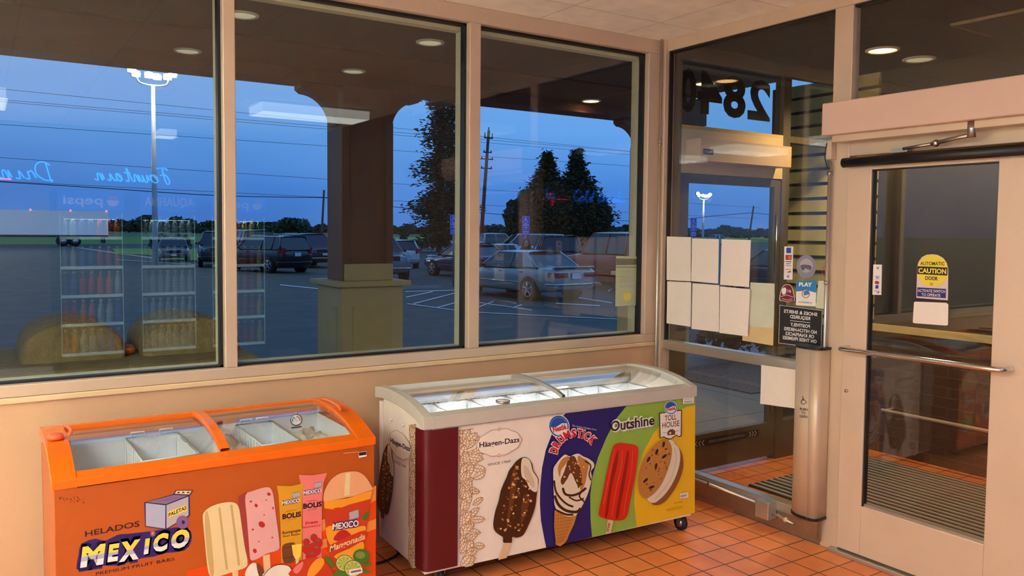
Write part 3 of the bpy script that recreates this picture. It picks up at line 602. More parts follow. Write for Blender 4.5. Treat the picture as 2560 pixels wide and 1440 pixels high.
def freezer(label, x, y, rz, Ln, D, zb, zf, prof, th, endw, barw, mats, deep, rear, inn=.012):
    """prof: list of (y from the front, z) of the frame's top edge"""
    t = root('chest_freezer', label, 'freezer', (x, y, 0), rz); M = WM[t.name]
    f = lambda a, b, c: M @ Vector((a, b, c))
    fr, cab, side = mats
    p2 = smooth_open(prof, 4)
    # cabinet shell
    m = MB(); T = .05
    def B(a, b, mt): m.box(a, b, mt, M)
    B((inn, inn, zb), (Ln-inn, T, zf+.01), cab); B((inn, D-T, zb), (Ln-inn, D-inn, zf+.03), cab)
    for xa, xb in ((inn, T), (Ln-T, Ln-inn)):
        pl = [f(xa, T, zb), f(xa, D-T, zb)]+[f(xa, yy, zz-th*.7) for yy, zz in reversed(p2) if T < yy < D-T]
        m.prism(pl, (M @ Vector((xb, 0, 0)) - M @ Vector((xa, 0, 0))), side)
    B((T, T, zb+.002), (Ln-T, D-T, zb+.03), 'dark')
    m.build('cabinet', t, bevel=.004)
    # liner (inner tank)
    m = MB(); liner_mesh(m, f, T+.003, Ln-T-.003, T+.003, D-T-.003, zf-deep, zf+(.005 if deep > .3 else .032), 'fz_liner'); m.build('liner', t)
    # frame: end caps follow the arc
    m = MB()
    for xa, xb in ((0, endw), (Ln-endw, Ln)):
        for i in range(len(p2)-1):
            (ya, za), (yb, zb_) = p2[i], p2[i+1]
            vs = [f(xx, yy, zz) for xx in (xa, xb) for yy, zz in ((ya, za-th), (yb, zb_-th), (yb, zb_), (ya, za))]
            m.add(vs, [(0, 1, 2, 3), (7, 6, 5, 4), (3, 2, 6, 7), (4, 5, 1, 0)] + ([(0, 3, 7, 4)] if i == 0 else []) + ([(1, 5, 6, 2)] if i == len(p2)-2 else []), fr)
    # front bar with a sloping top, rear bar
    zt = prof[0][1]; zi = np.interp(barw, [a for a, b in p2], [b for a, b in p2])-.006
    m.prism([f(endw, 0, zt-th), f(endw, 0, zt-.001), f(endw, barw, zi), f(endw, barw, zt-th)], M.to_3x3() @ Vector((Ln-2*endw, 0, 0)), fr)
    zr = prof[-1][1]; zri = np.interp(D-rear, [a for a, b in p2], [b for a, b in p2])
    m.prism([f(endw, D, zr-th), f(endw, D-rear, zri-th), f(endw, D-rear, zri-.001), f(endw, D, zr-.001)], M.to_3x3() @ Vector((Ln-2*endw, 0, 0)), fr)
    m.build('top_frame', t, bevel=.005, fixn=True)
    # curved glass lids and the middle rib
    gy = [barw+(D-rear-barw)*i/10 for i in range(11)]
    gz = [np.interp(q, [a for a, b in p2], [b for a, b in p2]) for q in gy]
    mid = Ln*.48
    for xa, xb, dz in ((endw, mid+.03, -.016), (mid-.01, Ln-endw, -.008)):
        m = MB(); n = len(gy); vs = [f(xx, a, b+dz) for xx in (xa, xb) for a, b in zip(gy, gz)]
        vs += [v-Vector((0, 0, .004)) for v in vs]
        fs = [(i, i+1, n+i+1, n+i) for i in range(n-1)]+[(2*n+i, 3*n+i, 3*n+i+1, 2*n+i+1) for i in range(n-1)]
        m.add(vs, fs, 'glass_lid', True).build('glass_lid', t)
    def ribbar(xa, xb, dz, h_, mat, nm):
        m = MB()
        for i in range(len(gy)-1):
            vs = [f(xx, yy, zz) for xx in (xa, xb) for yy, zz in ((gy[i], gz[i]+dz-h_), (gy[i+1], gz[i+1]+dz-h_), (gy[i+1], gz[i+1]+dz), (gy[i], gz[i]+dz))]
            m.add(vs, [(0, 1, 2, 3), (7, 6, 5, 4), (3, 2, 6, 7), (4, 5, 1, 0)], mat)
        m.build(nm, t, bevel=.002, fixn=True)
    return t, f, M, p2, gy, gz, ribbar, mid
# ---- pale freezer
wprof = [(0, .790), (.085, .816), (.16, .831), (.27, .843), (.40, .847), (.50, .842), (.585, .832)]
wf, f, M, p2, gy, gz, ribbar, mid = freezer('white chest freezer with dark red corner and printed ice cream pictures, beside the partition', -2.012, -.675, R(-2.7), 1.592, .57, .086, .735, wprof, .055, .045, .05, ('fz_grey', 'fz_white', 'fz_white'), .34, .03)
ribbar(mid-.006, mid+.012, .004, .018, 'alu_silver', 'lid_rail')
WFM = M
m = MB(); rr = smooth_open([(.168, -.001), (.05, -.001), (.018, .004), (.003, .022), (-.001, .05), (-.001, .088)], 4)
ou = [f(a, b, .101) for a, b in rr]; m.add(ou+[v+Vector((0, 0, .632)) for v in ou], [(i, i+1, len(ou)+i+1, len(ou)+i) for i in range(len(ou)-1)], 'fz_maroon', True)
m.build('corner_panel', wf)
def caster(f, x, y, zt_, par):
    m = MB(); c0 = f(x, y, .042); ax = (f(x+1, y, 0)-f(x, y, 0)).normalized(); ay = (f(x, y+1, 0)-f(x, y, 0)).normalized()
    ring = []
    m.cyl(c0-ax*.012, c0+ax*.012, .0415, 'rubber', 20).cyl(c0-ax*.014, c0+ax*.014, .022, 'steel', 14)
    m.build('caster_wheel', par)
    m = MB(); m.prism([c0+ax*.017+ay*(-.012), c0+ax*.017+ay*.012, f(x, y+.03, zt_)+ax*.017, f(x, y-.03, zt_)+ax*.017], ax*.003, 'steel').prism([c0-ax*.02+ay*(-.012), c0-ax*.02+ay*.012, f(x, y+.03, zt_)-ax*.02, f(x, y-.03, zt_)-ax*.02], ax*.003, 'steel')
    m.box((x-.025, y-.03, zt_-.006), (x+.025, y+.03, zt_), 'steel', M).build('caster_fork', par)
for a, b in ((.10, .05), (1.545, .055), (.10, .5), (1.53, .5)): caster(f, a, b, .10, wf)
nF = (M.to_3x3() @ Vector((0, -1, 0))); pF = M @ Vector((0, .0105, 0))
def plane_px(P0, n):
    def fn(u, v):
        d = ray(u, v); return CAM + d*((P0-CAM).dot(n)/d.dot(n))
    return fn
D = Decal(plane_px(pF, nF), nF); D.step = .00004; z = Z(1120, 900, 2.667)
zz = lambda L_: [z(a, b) for a, b in L_]
# coloured fields
D.poly(zz([(785, 352), (735, 420), (690, 500), (652, 600), (627, 720), (615, 850), (613, 960), (620, 1070), (640, 1180), (655, 1253), (960, 1181), (950, 1060), (948, 900), (962, 780), (1000, 650), (1055, 520), (1115, 400), (1197, 297)]), 'navy')
D.poly(zz([(1197, 297), (1115, 400), (1055, 520), (1000, 650), (962, 780), (948, 900), (950, 1060), (960, 1181), (1258, 1112), (1645, 1018), (1649, 238)]), 'lime')
D.poly(zz([(1648, 302), (1590, 312), (1520, 345), (1440, 405), (1370, 490), (1310, 600), (1268, 720), (1246, 850), (1242, 960), (1258, 1112), (1645, 1018)]), 'sun')
# leaf pattern strip
rnd = random.Random(4)
def leafstrip(D, z, x0, x1, y0, y1, w_, sq=1.0, seed=1, n=46):
    rnd = random.Random(seed)
    rows = int(n**.5*2.6); k = 0
    for i in range(n):
        t = i/n; cy = y0+(y1-y0)*t; wv = (x1-x0)*(.55+.45*math.sin(i*.9+seed)); cx = x0+wv*rnd.uniform(.0, .62)
        ang = rnd.uniform(-1.9, -.6) if i % 2 else rnd.uniform(-1.3, .2); ln = rnd.uniform(75, 115); wd = rnd.uniform(17, 26)
        pts = []
        for q in range(13):
            a = q/12; pts.append((a*ln, -wd*math.sin(PI*a)**.8))
        for q in range(1, 12):
            a = 1-q/12; pts.append((a*ln, wd*math.sin(PI*a)**.8))
        def tr(p):
            X = cx+(p[0]*math.cos(ang)-p[1]*math.sin(ang))*sq; Y = cy+p[0]*math.sin(ang)+p[1]*math.cos(ang)
            return z(max(X, x0), min(max(Y, y0-(X-x0)*.12), y1-(X-x0)*.22))
        D.poly([tr(p) for p in pts], 'fz_white', l=None); D.l += 1; D.line([tr(p) for p in pts], w_, 'gold_ink', closed=True, l=D.l)
        D.line([tr((0, 0)), tr((ln, 0))], w_, 'gold_ink', l=D.l)
        for q in range(2, 9): a = q/10; D.line([tr((a*ln, 0)), tr(((a+.12)*ln, wd*math.sin(PI*a)**.8*(1 if q % 2 else -1)))], w_*.9, 'gold_ink', l=D.l)
D.step = .00004
leafstrip(D, z, 76, 236, 470, 1386, 1.5, seed=3, n=74)
D.step = .00004
# frame logo
def oval(D, c, rx, ry, w_, mat, sk=0, n=48):
    P_ = []
    for i in range(n):
        t = 2*PI*i/n; k = 1+.03*math.cos(10*t)-(.02 if abs(math.sin(2*t)) > .9 else 0)
        P_.append((c[0]+rx*k*math.cos(t), c[1]+ry*k*math.sin(t)+sk*rx*k*math.cos(t)))
    D.poly(P_, 'fz_white'); D.line(P_, w_, mat, closed=True)
oval(D, z(335, 548), 55, 33, 1.1, 'gold_ink', -.12); D.ell(z(337, 460), 3, 4.5, 'gold_ink'); D.ell(z(337, 460), 2, 3, 'fz_white'); D.ell(z(336, 633), 3, 4.5, 'gold_ink'); D.ell(z(336, 633), 2, 3, 'fz_white')
D.text('Häagen-Dazs', z(205, 582), z(472, 544), 13.5, 'ink_dk', .02, up=(0, -1)); D.text('SINCE 1960', z(261, 704), z(412, 678), 6.0, 'ink_dk', .0, up=(0, -1))
D.text('Hiron', z(-35, 443), z(34, 437), 3.2, 'ink_dk', .02, up=(0, -1))
def bar_choc(D, zf_, seed, sc_=1.0, n=90):
    out = [(497, 645), (455, 668), (425, 705), (402, 735), (385, 780), (362, 830), (345, 875), (333, 935), (312, 1000), (300, 1060), (297, 1105), (310, 1140), (340, 1165), (362, 1180), (366, 1216), (418, 1216), (424, 1178), (455, 1182), (492, 1168), (515, 1135), (540, 1080), (560, 1030), (578, 970), (586, 905), (592, 860), (600, 800), (585, 765), (565, 735), (556, 690), (530, 655)]
    D.sm([zf_(*p) for p in out], 'choc', 3)
    D.sm([zf_(*p) for p in [(492, 652), (530, 658), (549, 690), (560, 738), (582, 770), (595, 802), (588, 872), (560, 872), (535, 845), (515, 800), (488, 775), (482, 710)]], 'cream', 3)
    D.sm([zf_(*p) for p in [(500, 700), (530, 720), (560, 780), (575, 830), (560, 850), (530, 810), (505, 770)]], 'cream2', 3)
    D.sm([zf_(*p) for p in [(420, 760), (445, 720), (455, 800), (440, 900), (425, 980), (400, 1080), (385, 1100), (400, 960)]], 'choc2', 3)
    D.sm([zf_(*p) for p in [(500, 900), (530, 890), (535, 960), (500, 1060), (480, 1090), (485, 980)]], 'choc2', 3)
    rnd = random.Random(seed); D.l += 1
    for i in range(n):
        t = rnd.random(); yy = 700+t*440; xl = 425-(yy-700)*.28; xr = min(545+(yy-800)*.12 if yy > 800 else 480, 590-(max(0, yy-950))*.55)
        xx = xl+18+rnd.random()*(xr-xl-30); D.ell(zf_(xx, yy), rnd.uniform(1.4, 3.4)*sc_, rnd.uniform(1.6, 3.8), rnd.choice(['nut', 'nut', 'choc2', 'stickc']), rnd.random()*3, 7, l=D.l)
    D.l += 2
    D.poly([zf_(*p) for p in [(368, 1216), (414, 1216), (386, 1316), (330, 1330)]], 'stickc')
bar_choc(D, z, 2)
# oval badge
def badge(D, c, rx, ry, rot, txt_=True):
    D.ell(c, rx*1.12, ry*1.12, 'ink_white', rot); D.ell(c, rx*1.03, ry*1.03, 'nblue', rot); D.ell(c, rx*.9, ry*.88, 'ink_white', rot)
    ca, sa = math.cos(rot), math.sin(rot); T = lambda a, b: (c[0]+a*rx*ca-b*ry*sa, c[1]+a*rx*sa+b*ry*ca)
    D.poly([T(.88*math.cos(t), .86*math.sin(t)) for t in [PI+.12+(PI-.24)*i/14 for i in range(15)]]+[T(.4, -.22), T(-.4, .02)], 'nblue')
    D.text('Nestlé', T(-.72, .42), T(.72, .42), ry*.52, 'nred', .04)
badge(D, z(735, 440), 23.5, 26, R(-14))
D.text('The Original Sundae Cone', z(822, 440), z(984, 468), 4.2, 'ink_white', 0.0, up=(.1, -1), shear=.3)
# arched word
word = 'DRUMSTICK'
for pas, mt, bd in ((0, 'ink_white', .10), (1, 'nred', .05)):
    for ch, g_a, w0 in zip(word, (-75, -58.5, -41.5, -23, -5.5, 9, 19, 29.5, 46), (15.5, 15.5, 15.5, 18.5, 13, 14, 4.5, 13.5, 15)):
        g = R(g_a); r0 = 128; bx, by = 848+r0*math.sin(g), 640-r0*math.cos(g)*1.02; c = z(bx, by); w1 = w0*(1.12 if pas == 0 else .92); dx, dy = math.cos(g)*w1/2, math.sin(g)*w1/2
        hh = 20 if pas == 0 else 19
        D.l -= 1; D.text(ch, (c[0]-dx, c[1]-dy), (c[0]+dx, c[1]+dy), hh, mt, bd, up=(math.sin(g), -math.cos(g)))
    D.l += 1
# cone
D.sm(zz([(705, 1000), (760, 1030), (855, 1025), (800, 1165), (774, 1216), (714, 1228)]), 'waffle', 2)
D.l += 1
for i in range(7): D.line(zz([(712+i*20, 1020-abs(i-3)*2), (712+i*8, 1232-i*4)]), .9, 'waffle_d', l=D.l, up=False)
for i in range(9): D.line(zz([(708, 1035+i*22), (848-i*9, 1020+i*22)]), .9, 'waffle_d', l=D.l, up=False)
D.sm(zz([(697, 725), (715, 690), (745, 652), (775, 628), (805, 640), (835, 628), (865, 622), (895, 640), (930, 655), (965, 682), (968, 712), (948, 738), (952, 790), (930, 880), (900, 950), (862, 1015), (830, 1040), (775, 1036), (712, 985), (700, 900), (697, 800)]), 'cream', 3)
for s_ in ([(735, 690), (760, 655), (800, 640), (780, 690), (750, 730), (740, 780), (728, 730)], [(860, 640), (890, 650), (930, 675), (925, 740), (905, 830), (880, 870), (870, 800), (860, 730)]): D.sm(zz(s_), 'cookie', 3)
D.sm(zz([(800, 650), (838, 640), (860, 690), (885, 760), (880, 830), (850, 850), (820, 770), (790, 790), (760, 830), (745, 800), (770, 740)]), 'choc2', 3)
for s_, w_ in (([(702, 800), (712, 870), (745, 920), (790, 960), (830, 975)], 5), ([(760, 850), (775, 890), (820, 900), (870, 885), (915, 850)], 6), ([(800, 910), (850, 935), (900, 920)], 4), ([(705, 900), (730, 960), (780, 1000), (850, 1010), (880, 985)], 7), ([(905, 670), (945, 700), (935, 760), (948, 800)], 3.5), ([(890, 870), (870, 905), (905, 945)], 4), ([(720, 1000), (780, 1026), (830, 1028)], 5)): D.line([z(*p) for p in smooth_open(s_, 4)], w_, 'choc')
rnd = random.Random(8); D.l += 1
for i in range(44): D.ell(z(rnd.uniform(770, 900), rnd.uniform(660, 850)), rnd.uniform(1.3, 3), rnd.uniform(1.3, 3), rnd.choice(['nut', 'choc', 'choc', 'stickc']), 0, 7, l=D.l)
D.l += 2
D.sm(zz([(790, 790), (815, 750), (840, 800), (860, 850), (820, 870), (780, 850)]), 'cream', 3)
# name with white halo
for mt, bd in (('ink_white', .12), ('ink_black', .02)): D.text('Outshine', z(1078, 474), z(1370, 428), 26, mt, bd, up=(0, -1))
# red bar
D.poly(zz([(1058, 1060), (1097, 1068), (1080, 1148), (1045, 1156)]), 'stickc'); D.text('ine', z(1064, 1140), z(1076, 1085), 8, 'choc2', .01, up=(-1, -.1))
D.sm(zz([(1090, 590), (1110, 560), (1140, 551), (1200, 556), (1245, 566), (1262, 590), (1258, 660), (1240, 780), (1210, 930), (1188, 1035), (1150, 1066), (1080, 1062), (1015, 1046), (998, 1020), (1015, 930), (1050, 760)]), 'popred', 3)
for s_ in ([(1130, 600), (1120, 700), (1085, 850), (1058, 1030), (1040, 1030), (1075, 800), (1110, 640)], [(1190, 600), (1200, 640), (1175, 800), (1145, 960), (1130, 1045), (1110, 1045), (1140, 860), (1170, 700)]): D.sm(zz(s_), 'popred_d', 3)
for s_ in ([(1105, 590), (1095, 640), (1070, 760), (1030, 960)], [(1155, 600), (1150, 700), (1110, 880), (1085, 1040)], [(1225, 600), (1215, 740), (1180, 920), (1165, 1030)]): D.line([z(*p) for p in smooth_open(s_, 3)], 2.2, 'popred_l')
# cookie sandwich
D.sm(zz([(1480, 562), (1530, 582), (1556, 632), (1560, 720), (1530, 810), (1490, 880), (1440, 940), (1390, 964), (1352, 948), (1420, 860)]), 'cookie_d', 3)
D.sm(zz([(1460, 540), (1510, 560), (1540, 610), (1535, 700), (1500, 800), (1450, 880), (1400, 930), (1362, 950), (1322, 922), (1400, 820)]), 'cream', 3)
D.line([z(*p) for p in smooth_open([(1500, 580), (1515, 650), (1490, 760), (1440, 850), (1370, 925)], 4)], 2.0, 'cream2')
D.sm(zz([(1415, 532), (1445, 530), (1470, 545), (1486, 590), (1480, 660), (1455, 740), (1420, 820), (1375, 880), (1330, 915), (1295, 916), (1270, 880), (1260, 830), (1264, 760), (1285, 690), (1315, 630), (1360, 575)]), 'cookie', 3)
rnd = random.Random(5); D.l += 1
for i in range(60):
    t = rnd.random(); r0 = math.sqrt(rnd.random())*.88; a = rnd.random()*6.28; X = r0*math.cos(a)*88; Y = r0*math.sin(a)*205
    g = R(22); xx = 1373+X*math.cos(g)-Y*math.sin(g); yy = 722+X*math.sin(g)+Y*math.cos(g)
    D.ell(z(xx, yy), rnd.uniform(1.5, 4.5), rnd.uniform(1, 3), rnd.choice(['cookie_d', 'cookie_d', 'nut', 'waffle']), rnd.random()*3, 7, l=D.l)
D.l += 2
for a, b, g in ((1385, 610, .3), (1435, 640, .9), (1380, 705, .2), (1310, 800, .8), (1350, 845, 1.2), (1330, 660, .5), (1430, 560, .2)): D.ell(z(a, b), 3.4, 8, 'choc', g, 12)
# shield with toll house words
D.poly(zz([(1400, 352), (1552, 330), (1550, 505), (1530, 512), (1515, 500), (1478, 528), (1445, 522), (1430, 512), (1404, 520)]), 'ink_black'); D.poly(zz([(1406, 356), (1546, 336), (1544, 500), (1530, 506), (1515, 494), (1476, 522), (1447, 516), (1432, 506), (1410, 514)]), 'ink_white')
D.text('TOLL', z(1438, 405), z(1516, 393), 14, 'brownw', .015, up=(0, -1)); D.text('HOUSE', z(1421, 452), z(1536, 436), 14, 'brownw', .015, up=(0, -1))
D.poly(zz([(1455, 478), (1470, 462), (1490, 458), (1508, 470), (1506, 496), (1455, 500)]), 'brownw'); D.poly(zz([(1468, 480), (1480, 478), (1480, 490), (1468, 492)]), 'ink_white')
D.line(zz([(1424, 484), (1450, 480)]), .8, 'brownw'); D.line(zz([(1512, 472), (1532, 468)]), .8, 'brownw')
badge(D, z(1478, 316), 14.5, 15.5, R(-10))
D.poly(zz([(1558, 250), (1632, 242), (1630, 285), (1558, 290)]), 'ink_white'); D.l += 1
for k in range(12): D.line(zz([(1570+k*4.6, 272-k*.3), (1570+k*4.6, 284-k*.3)]), .8, 'ink_black', up=False)
D.line(zz([(1566, 262), (1622, 256)]), .8, 'gr', up=False)
D.poly(zz([(1537, 888), (1592, 878), (1594, 912), (1540, 922)]), 'ink_white'); D.l += 1
for k in range(8): D.line(zz([(1546+k*5, 898-k), (1546+k*5, 912-k)]), 1.0, 'ink_navy', up=False)
D.text('2025 NESTLE', z(1500, 955), z(1558, 945), 3, 'cookie_d', 0.01, up=(0, -1)); D.line(zz([(1442, 995), (1558, 970)]), .7, 'cookie_d'); D.line(zz([(1456, 1002), (1558, 979)]), .7, 'cookie_d')
D.mb.build('front_print', wf)
# left side printing
nS = (M.to_3x3() @ Vector((-1, 0, 0))); pS = M @ Vector((.0105, 0, 0))
D = Decal(plane_px(pS, nS), nS); s6 = Z(900, 880, 2.571)
D.step = .00004
leafstrip(D, s6, 318, 404, 470, 1395, 1.3, .5, 7, 64)
D.step = .00004
oval(D, s6(262, 597), 27.5, 33, 1.0, 'gold_ink', .55)
D.text('Häagen-Dazs', s6(200, 578), s6(329, 638), 12, 'ink_dk', .035, up=(0, -1)); D.text('SINCE 1960', s6(226, 708), s6(300, 744), 5.5, 'ink_dk', 0, up=(0, -1))
bar_choc(D, lambda a, b: s6(124+(a-297)*.36*(1 if True else 1)-8, (b-645)*.86+565+(a-297)*.12), 6, .5, 70)
D.mb.build('side_print', wf)
m = MB()
for a, b in ((208, 432), (286, 468)):
    m = MB(); p = plane_px(pS, nS)(*s6(a, b)); m.cyl(p, p+nS*.012, .005, 'ink_white', 8); m.tube([p+nS*.01, p+nS*.014+Vector((0, 0, -.012))], .0025, 'ink_white', 6)
    m.build('hook', wf)
# thermometer dish on the bar, led strip and contents
m = MB(); c = f(.44, .075, .800); m.cyl(c, c+Vector((0, 0, .012)), .034, 'steel', 24).cyl(c+Vector((0, 0, .012)), c+Vector((0, 0, .013)), .029, 'ink_white', 24)
m.build('round_thermometer', None, label='small round dial lying against the front edge inside the white freezer', cat='thermometer')
m = MB(); m.box((.08, .052, .722), (1.52, .062, .732), 'led', M).build('light_strip', wf)
lp = area('freezer_strip_lamp', M @ Vector((.8, .29, .77)), 1.35, .3, 4.0, (1.0, .97, .93))
lp.rotation_euler = (0, 0, R(-2.7))
lp.visible_glossy = True
def basket(label, f, x0, x1, y0, y1, z0, z1, group=None, wire='wire_white', fill='frost_bag', seed=0):
    t = root('wire_basket', label, 'basket', f((x0+x1)/2, (y0+y1)/2, z0), 0, group); m = MB(); r = .0022; rnd = random.Random(seed)
    for zz_ in (z0, z1): m.tube([f(x0, y0, zz_), f(x1, y0, zz_), f(x1, y1, zz_), f(x0, y1, zz_), f(x0, y0, zz_)], r*1.3, wire, 6)
    nn = 9
    for k in range(nn+1):
        xx = x0+(x1-x0)*k/nn
        m.tube([f(xx, y1, z1), f(xx, y1, z0), f(xx, y0, z0), f(xx, y0, z1)], r*.8, wire, 5)
    for k in range(1, 9):
        yy = y0+(y1-y0)*k/9; m.tube([f(x0, yy, z1), f(x0, yy, z0), f(x1, yy, z0), f(x1, yy, z1)], r*.8, wire, 5)
    # hanging handles
    for xx in (x0+.02, x1-.07):
        m.tube([f(xx, y1, z1), f(xx, y1, z1+.02), f(xx+.05, y1, z1+.02), f(xx+.05, y1, z1)], r*1.3, wire, 6)
    m.build('wire_frame', t)
    m = MB(); n = 8; e_ = .004
    def sheet_(pts):
        vs = []; fs = []
        for j in range(n+1):
            for i in range(n+1):
                a, b = i/n, j/n; p = pts[0]*(1-a)*(1-b)+pts[1]*a*(1-b)+pts[2]*a*b+pts[3]*(1-a)*b
                vs.append(p+Vector([rnd.uniform(-.003, .003) for _ in range(3)]))
        for j in range(n):
            for i in range(n): q = j*(n+1)+i; fs.append((q, q+1, q+n+2, q+n+1))
        m.add(vs, fs, fill, True)
    sheet_([f(x0+e_, y1-e_, z0+e_), f(x1-e_, y1-e_, z0+e_), f(x1-e_, y1-e_, z1-.004), f(x0+e_, y1-e_, z1-.004)])
    sheet_([f(x0+e_, y0+e_, z0+e_), f(x1-e_, y0+e_, z0+e_), f(x1-e_, y1-e_, z0+e_), f(x0+e_, y1-e_, z0+e_)])
    sheet_([f(x0+e_, y0+e_, z0+e_), f(x0+e_, y1-e_, z0+e_), f(x0+e_, y1-e_, z1-.004), f(x0+e_, y0+e_, z1-.004)])
    sheet_([f(x1-e_, y0+e_, z0+e_), f(x1-e_, y1-e_, z0+e_), f(x1-e_, y1-e_, z1-.004), f(x1-e_, y0+e_, z1-.004)])
    m.build('frosted_lining', t)
P('wire_white', (232, 232, 228), .35); P('frost_bag', (232, 236, 238), .5, 0, .05, 30, bump=.4, bscale=60)
nb = 7; nm_ = ['leftmost', 'second from the left', 'third from the left', 'middle', 'third from the right', 'second from the right', 'rightmost']
for i in range(nb):
    wd = (1.592-.12)/nb; basket('frosty white wire basket in the white freezer, %s of seven' % nm_[i], f, .06+i*wd+.004, .06+(i+1)*wd-.004, .058, .505, .50, .735, 'baskets in the white freezer', seed=i)
# ---- orange freezer
oprof = [(0, .748), (.05, .765), (.14, .795), (.27, .820), (.40, .828), (.50, .824), (.60, .812)]
of, f, M, p2, gy, gz, ribbar, mid = freezer('orange chest freezer with a curved glass top and paleta pictures, in the foreground', -3.430, -.722, R(0), 1.173, .60, .06, .722, oprof, .030, .075, .055, ('fz_orange', 'or_panel', 'or_panel'), .22, .06, .004)
ribbar(mid+.0, mid+.035, .004, .02, 'fz_orange', 'lid_rail')
for a, b in ((.08, .06), (1.09, .06), (.08, .52), (1.09, .52)): caster(f, a, b, .085, of)
nF = Vector((0, -1, 0)); pF = M @ Vector((0, .0032, 0))
D = Decal(plane_px(pF, nF), nF); D.step = .00005; a7 = Z(80, 960, 3.0); a8 = Z(480, 960, 3.0)
q8 = lambda L_: [a8(a, b) for a, b in L_]; q7 = lambda L_: [a7(a, b) for a, b in L_]
# sweeping bands at the bottom and right
D.poly(q7([(1150, 1440), (1320, 1380), (1320, 1400), (1205, 1440)])+[], 'or_band')
D.poly(q8([(700, 1130), (1000, 1010), (1380, 760), (1380, 900), (1050, 1100), (720, 1200)]), 'or_light'); D.poly(q8([(560, 1240), (900, 1150), (1380, 870), (1380, 1180), (900, 1330), (560, 1330)]), 'or_band'); D.poly(q8([(900, 1200), (1380, 1010), (1380, 1085), (950, 1245)]), 'or_light')
D.poly(q8([(-40, 1400), (560, 1240), (560, 1440), (-40, 1440)]), 'or_band')
D.poly([a8(a, b) for a, b in [(-40, 1440), (1378, 1180), (1378, 1600), (-40, 1600)]], 'or_band')
# brand block
GL = [(760, 1120), (1020, 1030), (1190, 1060), (1230, 1180), (1170, 1270), (900, 1330), (400, 1440), (300, 1420), (320, 1300), (360, 1180)]
D.text('HELADOS', a7(398, 1146), a7(806, 1066), 14.5, 'ink_dk', .012, up=(0, -1))
D.sm(q7([(333, 1386), (350, 1280), (372, 1196), (480, 1160), (545, 1178), (640, 1132), (720, 1124), (830, 1112), (900, 1104), (1000, 1086), (1130, 1074), (1190, 1104), (1194, 1180), (1140, 1250), (1010, 1266), (905, 1296), (820, 1306), (650, 1360), (540, 1362), (430, 1390), (380, 1396)]), 'navy', 2)
for mt, bd in (('navy', .15),):
    for ch, bl, br, hh in (('M', (352, 1378), (530, 1350), 52), ('E', (556, 1335), (640, 1320), 42), ('X', (640, 1335), (800, 1305), 50), ('I', (850, 1270), (885, 1262), 33), ('C', (900, 1262), (1022, 1240), 45), ('O', (1040, 1238), (1180, 1212), 46)):
        D.l -= 1; D.text(ch, a7(*bl), a7(*br), hh, mt, bd, up=(.12, -1))
    D.l += 1
for mt, lo in (('ink_white', 0), ):
    for ch, bl, br, hh in (('M', (362, 1368), (535, 1340), 48), ('E', (566, 1328), (642, 1316), 41), ('X', (652, 1326), (800, 1300), 46), ('I', (838, 1270), (872, 1264), 36), ('C', (902, 1256), (1012, 1236), 41), ('O', (1036, 1232), (1174, 1208), 42)):
        v, f_ = textmesh(ch, .06); blp = Vector(a7(*bl)); brp = Vector(a7(*br)); uu = Vector((.12, -1)).normalized()*hh
        faces = {'w': [], 'y': [], 's': []}
        # split the letter into a silver foot and a yellow head
        vs2 = []; 
        b_ = bmesh.new(); vv = [b_.verts.new((x_, y_, 0)) for x_, y_ in v]
        for fc in f_:
            try: b_.faces.new([vv[k] for k in fc])
            except ValueError: pass
        for cut in (.24, .5): bmesh.ops.bisect_plane(b_, geom=b_.verts[:]+b_.edges[:]+b_.faces[:], plane_co=(0, cut, 0), plane_no=(0, 1, 0))
        b_.verts.index_update(); V3 = [D.pt(tuple(blp+(brp-blp)*q.co.x+uu*q.co.y), D.l+1) for q in b_.verts]
        for band, mt2 in (((-9, .24), 'ink_white'), ((.24, .5), 'silverink'), ((.5, 9), 'yel')):
            fs = [[q.index for q in fc.verts] for fc in b_.faces if band[0] <= fc.calc_center_median().y < band[1]]
            D.mb.add(V3, fs, mt2)
        b_.free()
    D.l += 2
D.text('PREMIUM FRUIT BARS', a7(478, 1437), a7(1070, 1322), 8.5, 'ink_dk', .0, up=(0, -1))
# ice cream cart of the logo (the animal face on it is left out)
D.poly(q7([(842, 888), (1060, 826), (1180, 820), (1184, 988), (1005, 1092), (848, 1070)]), 'navy'); D.poly(q7([(852, 892), (1000, 910), (998, 1084), (854, 1064)]), 'silverink'); D.poly(q7([(1008, 908), (1172, 844), (1174, 984), (1008, 1084)]), 'ink_grey2')
D.poly(q7([(860, 885), (1062, 832), (1166, 836), (1005, 900)]), 'gr'); D.poly(q7([(920, 878), (1050, 842), (1130, 846), (1010, 884)]), 'purp')
D.poly(q7([(1058, 826), (1078, 796), (1208, 794), (1186, 834)]), 'navy'); D.poly(q7([(1070, 822), (1084, 800), (1198, 800), (1180, 828)]), 'pal_cream')
for k in range(3): D.poly(q7([(1085+k*36, 818), (1098+k*36, 804), (1112+k*36, 818)]), 'ink_dk')
D.poly(q7([(1018, 960), (1160, 905), (1164, 948), (1022, 1004)]), 'yel'); D.text('PALETAS', a7(1024, 996), a7(1158, 938), 9.5, 'ink_dk', .03, up=(0, -1))
D.ell(a7(1128, 1036), 15.5, 17, 'purp'); D.ell(a7(1134, 1036), 4, 5, 'navy'); D.ell(a7(905, 1120), 6.5, 8, 'purp'); D.ell(a7(905, 1120), 2.4, 3.4, 'or_light')
# scuffs under the frame
rnd = random.Random(1); D.l += 1
for i in range(26): D.ell(a7(205+rnd.random()*190, 888-rnd.random()*45), rnd.uniform(.6, 3), rnd.uniform(.5, 1.4), 'choc', rnd.random(), 6, l=D.l)
D.l += 2
